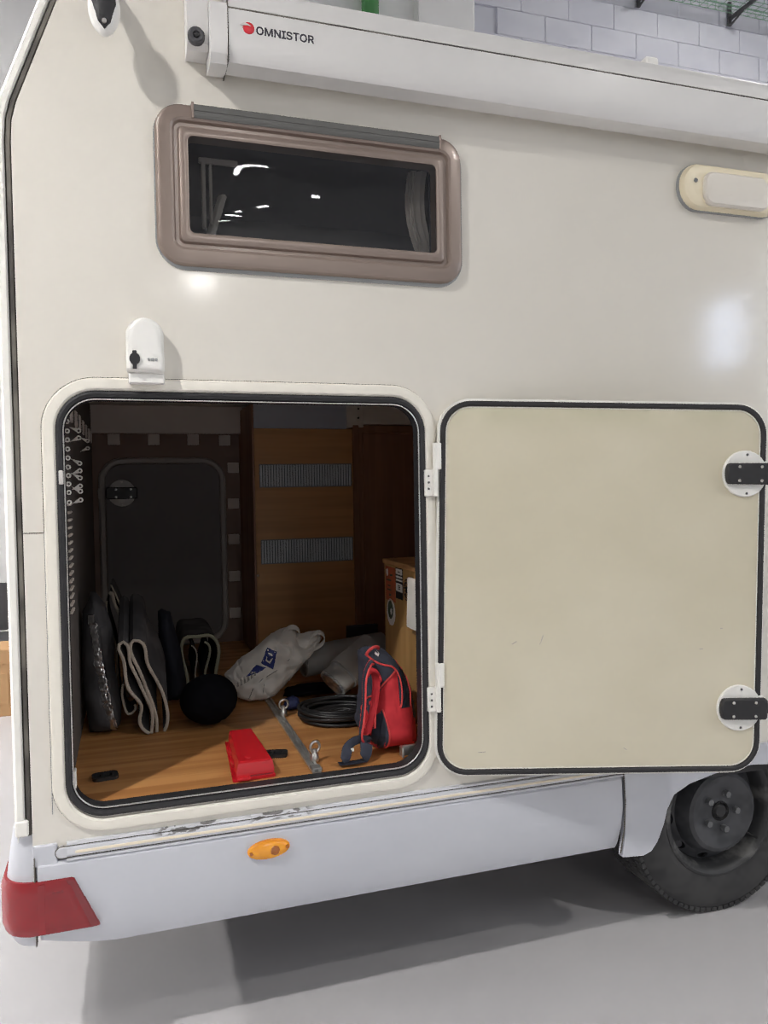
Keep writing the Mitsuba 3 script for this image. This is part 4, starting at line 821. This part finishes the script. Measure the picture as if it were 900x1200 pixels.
# black bag under the mats, cable coil
add('black_bag', pillow([(.54, .706), (.555, .735), (.62, .745), (.70, .744), (.79, .735), (.81, .706)], .85, .055, .008, .5, .006, 12, 0, .7, 11), 'mat_black_soft', True, 'black soft bag under the grey rolled mat', 'bag')
add('dark_folder', cbox(.875, 1.015, 1.135, 1.155, .702, .905, .004), 'mat_black', False, 'flat black folder standing behind the grey rolled mat', 'folder')
k = 'cable_coil'
CO = []
r5 = np.random.default_rng(5)
for i in range(16):
    a = np.linspace(0, 2 * np.pi, 48, endpoint=False); rx, ry = .118 + .012 * (i % 3), .105 + .012 * (i % 3); z = .712 + .014 * (i // 3)
    if i > 8: rx, ry, z = .104 - .0135 * (i - 9), .088 - .0125 * (i - 9), .710
    CO.append(tube(np.c_[.680 + rx * np.cos(a) + .004 * r5.normal(), .535 + ry * np.sin(a) + .004 * r5.normal(), z + .003 * np.sin(2 * a + i)], .0068, 8, True, up=(0, 0, 1)))
add(k, join(CO), 'mat_black', 50, 'black cable coil lying on the garage floor under the silver mat', 'cable')
add('blue_pouch', pillow([(.505, .712), (.515, .748), (.545, .756), (.565, .742), (.568, .708), (.53, .706)], .66, .02, .008, .5, .004, 20, .2, .7, 3), 'mat_blue_tag', True, 'small dark blue pouch left of the cable coil', 'pouch')
# backpack
k = 'backpack'
tag(k, 'red and navy backpack leaning at the right of the opening', 'backpack')
bpo = [(.676, .985), (.714, 1.000), (.75, .990), (.779, .960), (.797, .926), (.815, .890), (.826, .811), (.830, .72), (.812, .706), (.690, .706), (.668, .735), (.655, .765), (.664, .80), (.672, .86), (.676, .93)]
body = pillow(bpo, .21, .125, .010, .32, .006, 14, .10, .70, 12)
add(k + '__body', body, 'mat_navy', 50, 'navy fabric body')
def bd(name, pts, mat, lift=.003, label=None): add(num(f'{k}__{name}'), decal(body, pts, lift, .008), mat, 40, label)
bd('red_side', Polygon(bpo).buffer(-.001).intersection(Polygon([(.752, .950), (.728, .933), (.706, .902), (.685, .862), (.668, .822), (.659, .79), (.648, .767), (.65, .69), (.84, .69), (.84, .85), (.790, .838), (.752, .84)])), 'mat_red_fabric', .0025, 'red fabric side')
bd('zip_band', [(.688, .988), (.714, .998), (.748, .988), (.776, .958), (.790, .928), (.788, .838), (.753, .840), (.752, .948), (.734, .963), (.700, .978)], 'mat_navy', .004, 'navy zip band')
bd('zip', [(.770, .955), (.778, .93), (.776, .842), (.768, .842), (.768, .93), (.764, .95)], 'mat_navy_dark', .006)
bd('side_pocket', [(.701, .836), (.711, .80), (.716, .761), (.710, .715), (.688, .722), (.672, .745), (.671, .784), (.684, .817)], 'mat_navy', .003, 'navy mesh side pocket')
bd('pocket_fold', [(.700, .82), (.706, .79), (.702, .75), (.690, .72), (.686, .74), (.692, .78)], 'mat_navy_dark', .005)
bd('front_band', [(.800, .905), (.812, .88), (.822, .83), (.820, .80), (.800, .80), (.797, .85)], 'mat_navy', .003)
def piping(P2, closed=False):
    P3 = []
    for x, z in smooth_path(P2, 36):
        y = front_y(body, x, z); P3.append((x, (y if y is not None else .18) - .004, z))
    add(num(k + '__piping'), tube(P3, .003, 6), 'mat_red_piping', 50, 'red piping')
piping([(.682, .984), (.714, .967), (.743, .956), (.752, .945), (.752, .841)])
piping([(.776, .958), (.789, .928), (.794, .90), (.790, .839)])
piping([(.748, .947), (.725, .932), (.688, .880), (.673, .845), (.664, .799), (.662, .770)])
piping([(.702, .838), (.712, .80), (.717, .761), (.711, .714)])
piping([(.664, .76), (.675, .735), (.692, .716), (.715, .709)])
st = smooth_path([(.684, .150, .972), (.664, .118, .972), (.648, .10, .950), (.643, .098, .905), (.640, .096, .860), (.633, .094, .810), (.630, .10, .772), (.642, .115, .752), (.665, .13, .742)], 40)
add(k + '__shoulder_strap', ribbon(st, .050, .009, (.16, 1, 0)), 'mat_navy', 50, 'padded navy shoulder strap')
ac = np.array([.16, 1, 0]) / np.linalg.norm([.16, 1, 0])
for sgn in (-1, 1): add(num(k + '__strap_edge'), tube(st + ac * .025 * sgn, .0034, 6), 'mat_red_piping', 50, 'red strap edging')
st2 = smooth_path([(.684, .135, .945), (.682, .108, .925), (.676, .098, .890), (.668, .095, .850), (.658, .095, .812), (.650, .100, .775)], 30)
add(k + '__shoulder_strap_001', ribbon(st2, .023, .007, (1, -.15, .1)), 'mat_red_fabric', 50, 'red faced shoulder strap')
cap = smooth_path([(.655, .105, .945), (.668, .095, .962), (.684, .095, .955), (.692, .10, .930)], 20)
add(k + '__strap_cap', ribbon(cap, .018, .005, (-.5, -.2, 1)), 'mat_red_fabric', 50)
def facing(Q, w, t):
    d = np.gradient(Q, axis=0); A = np.cross(d, [0.15, 1, .25]); return ribbon(Q, w, t, A)
lpw = smooth_path([(.655, .115, 0.748), (.632, .090, 0.763), (.602, .078, 0.764), (.580, .068, 0.750), (.572, .060, 0.728), (.562, .056, 0.718)], 30)
add(k + '__hip_strap', facing(lpw, .030, .004), 'mat_navy', 50, 'navy waist strap')
lp2 = smooth_path([(.648, .105, 0.754), (.640, .080, 0.748), (.634, .066, 0.730), (.624, .060, 0.718)], 24)
add(k + '__hip_strap_001', facing(lp2, .036, .004), 'mat_navy', 50, 'navy waist strap end')
add(k + '__hip_strap_002', ribbon(smooth_path([(.553, .064, .709), (.58, .062, .709), (.615, .064, .709), (.63, .068, .709)], 12), .03, .003, (0, 1, .02)), 'mat_navy_dark', 50)
add(k + '__size_tag', cbox(.585, .600, .068, .071, .738, .748, .001), 'mat_bag', False, 'small pale tag')
add(k + '__handle_loop', tube(smooth_path([(.682, .20, .985), (.692, .19, 1.004), (.708, .19, 1.010), (.720, .20, 1.000)], 14), .005, 6, flat=.6), 'mat_red_piping', 50)
add(k + '__zip_pull', join([tube([(.676, .10, .845), (.672, .095, .815), (.671, .095, .79)], .004, 6)]), 'mat_red_piping', 50, 'red zip pull')
bd('reflective_strip', [(.703, .990), (.716, .995), (.717, .991), (.705, .986)], 'mat_white', .005, 'pale strip at the top')
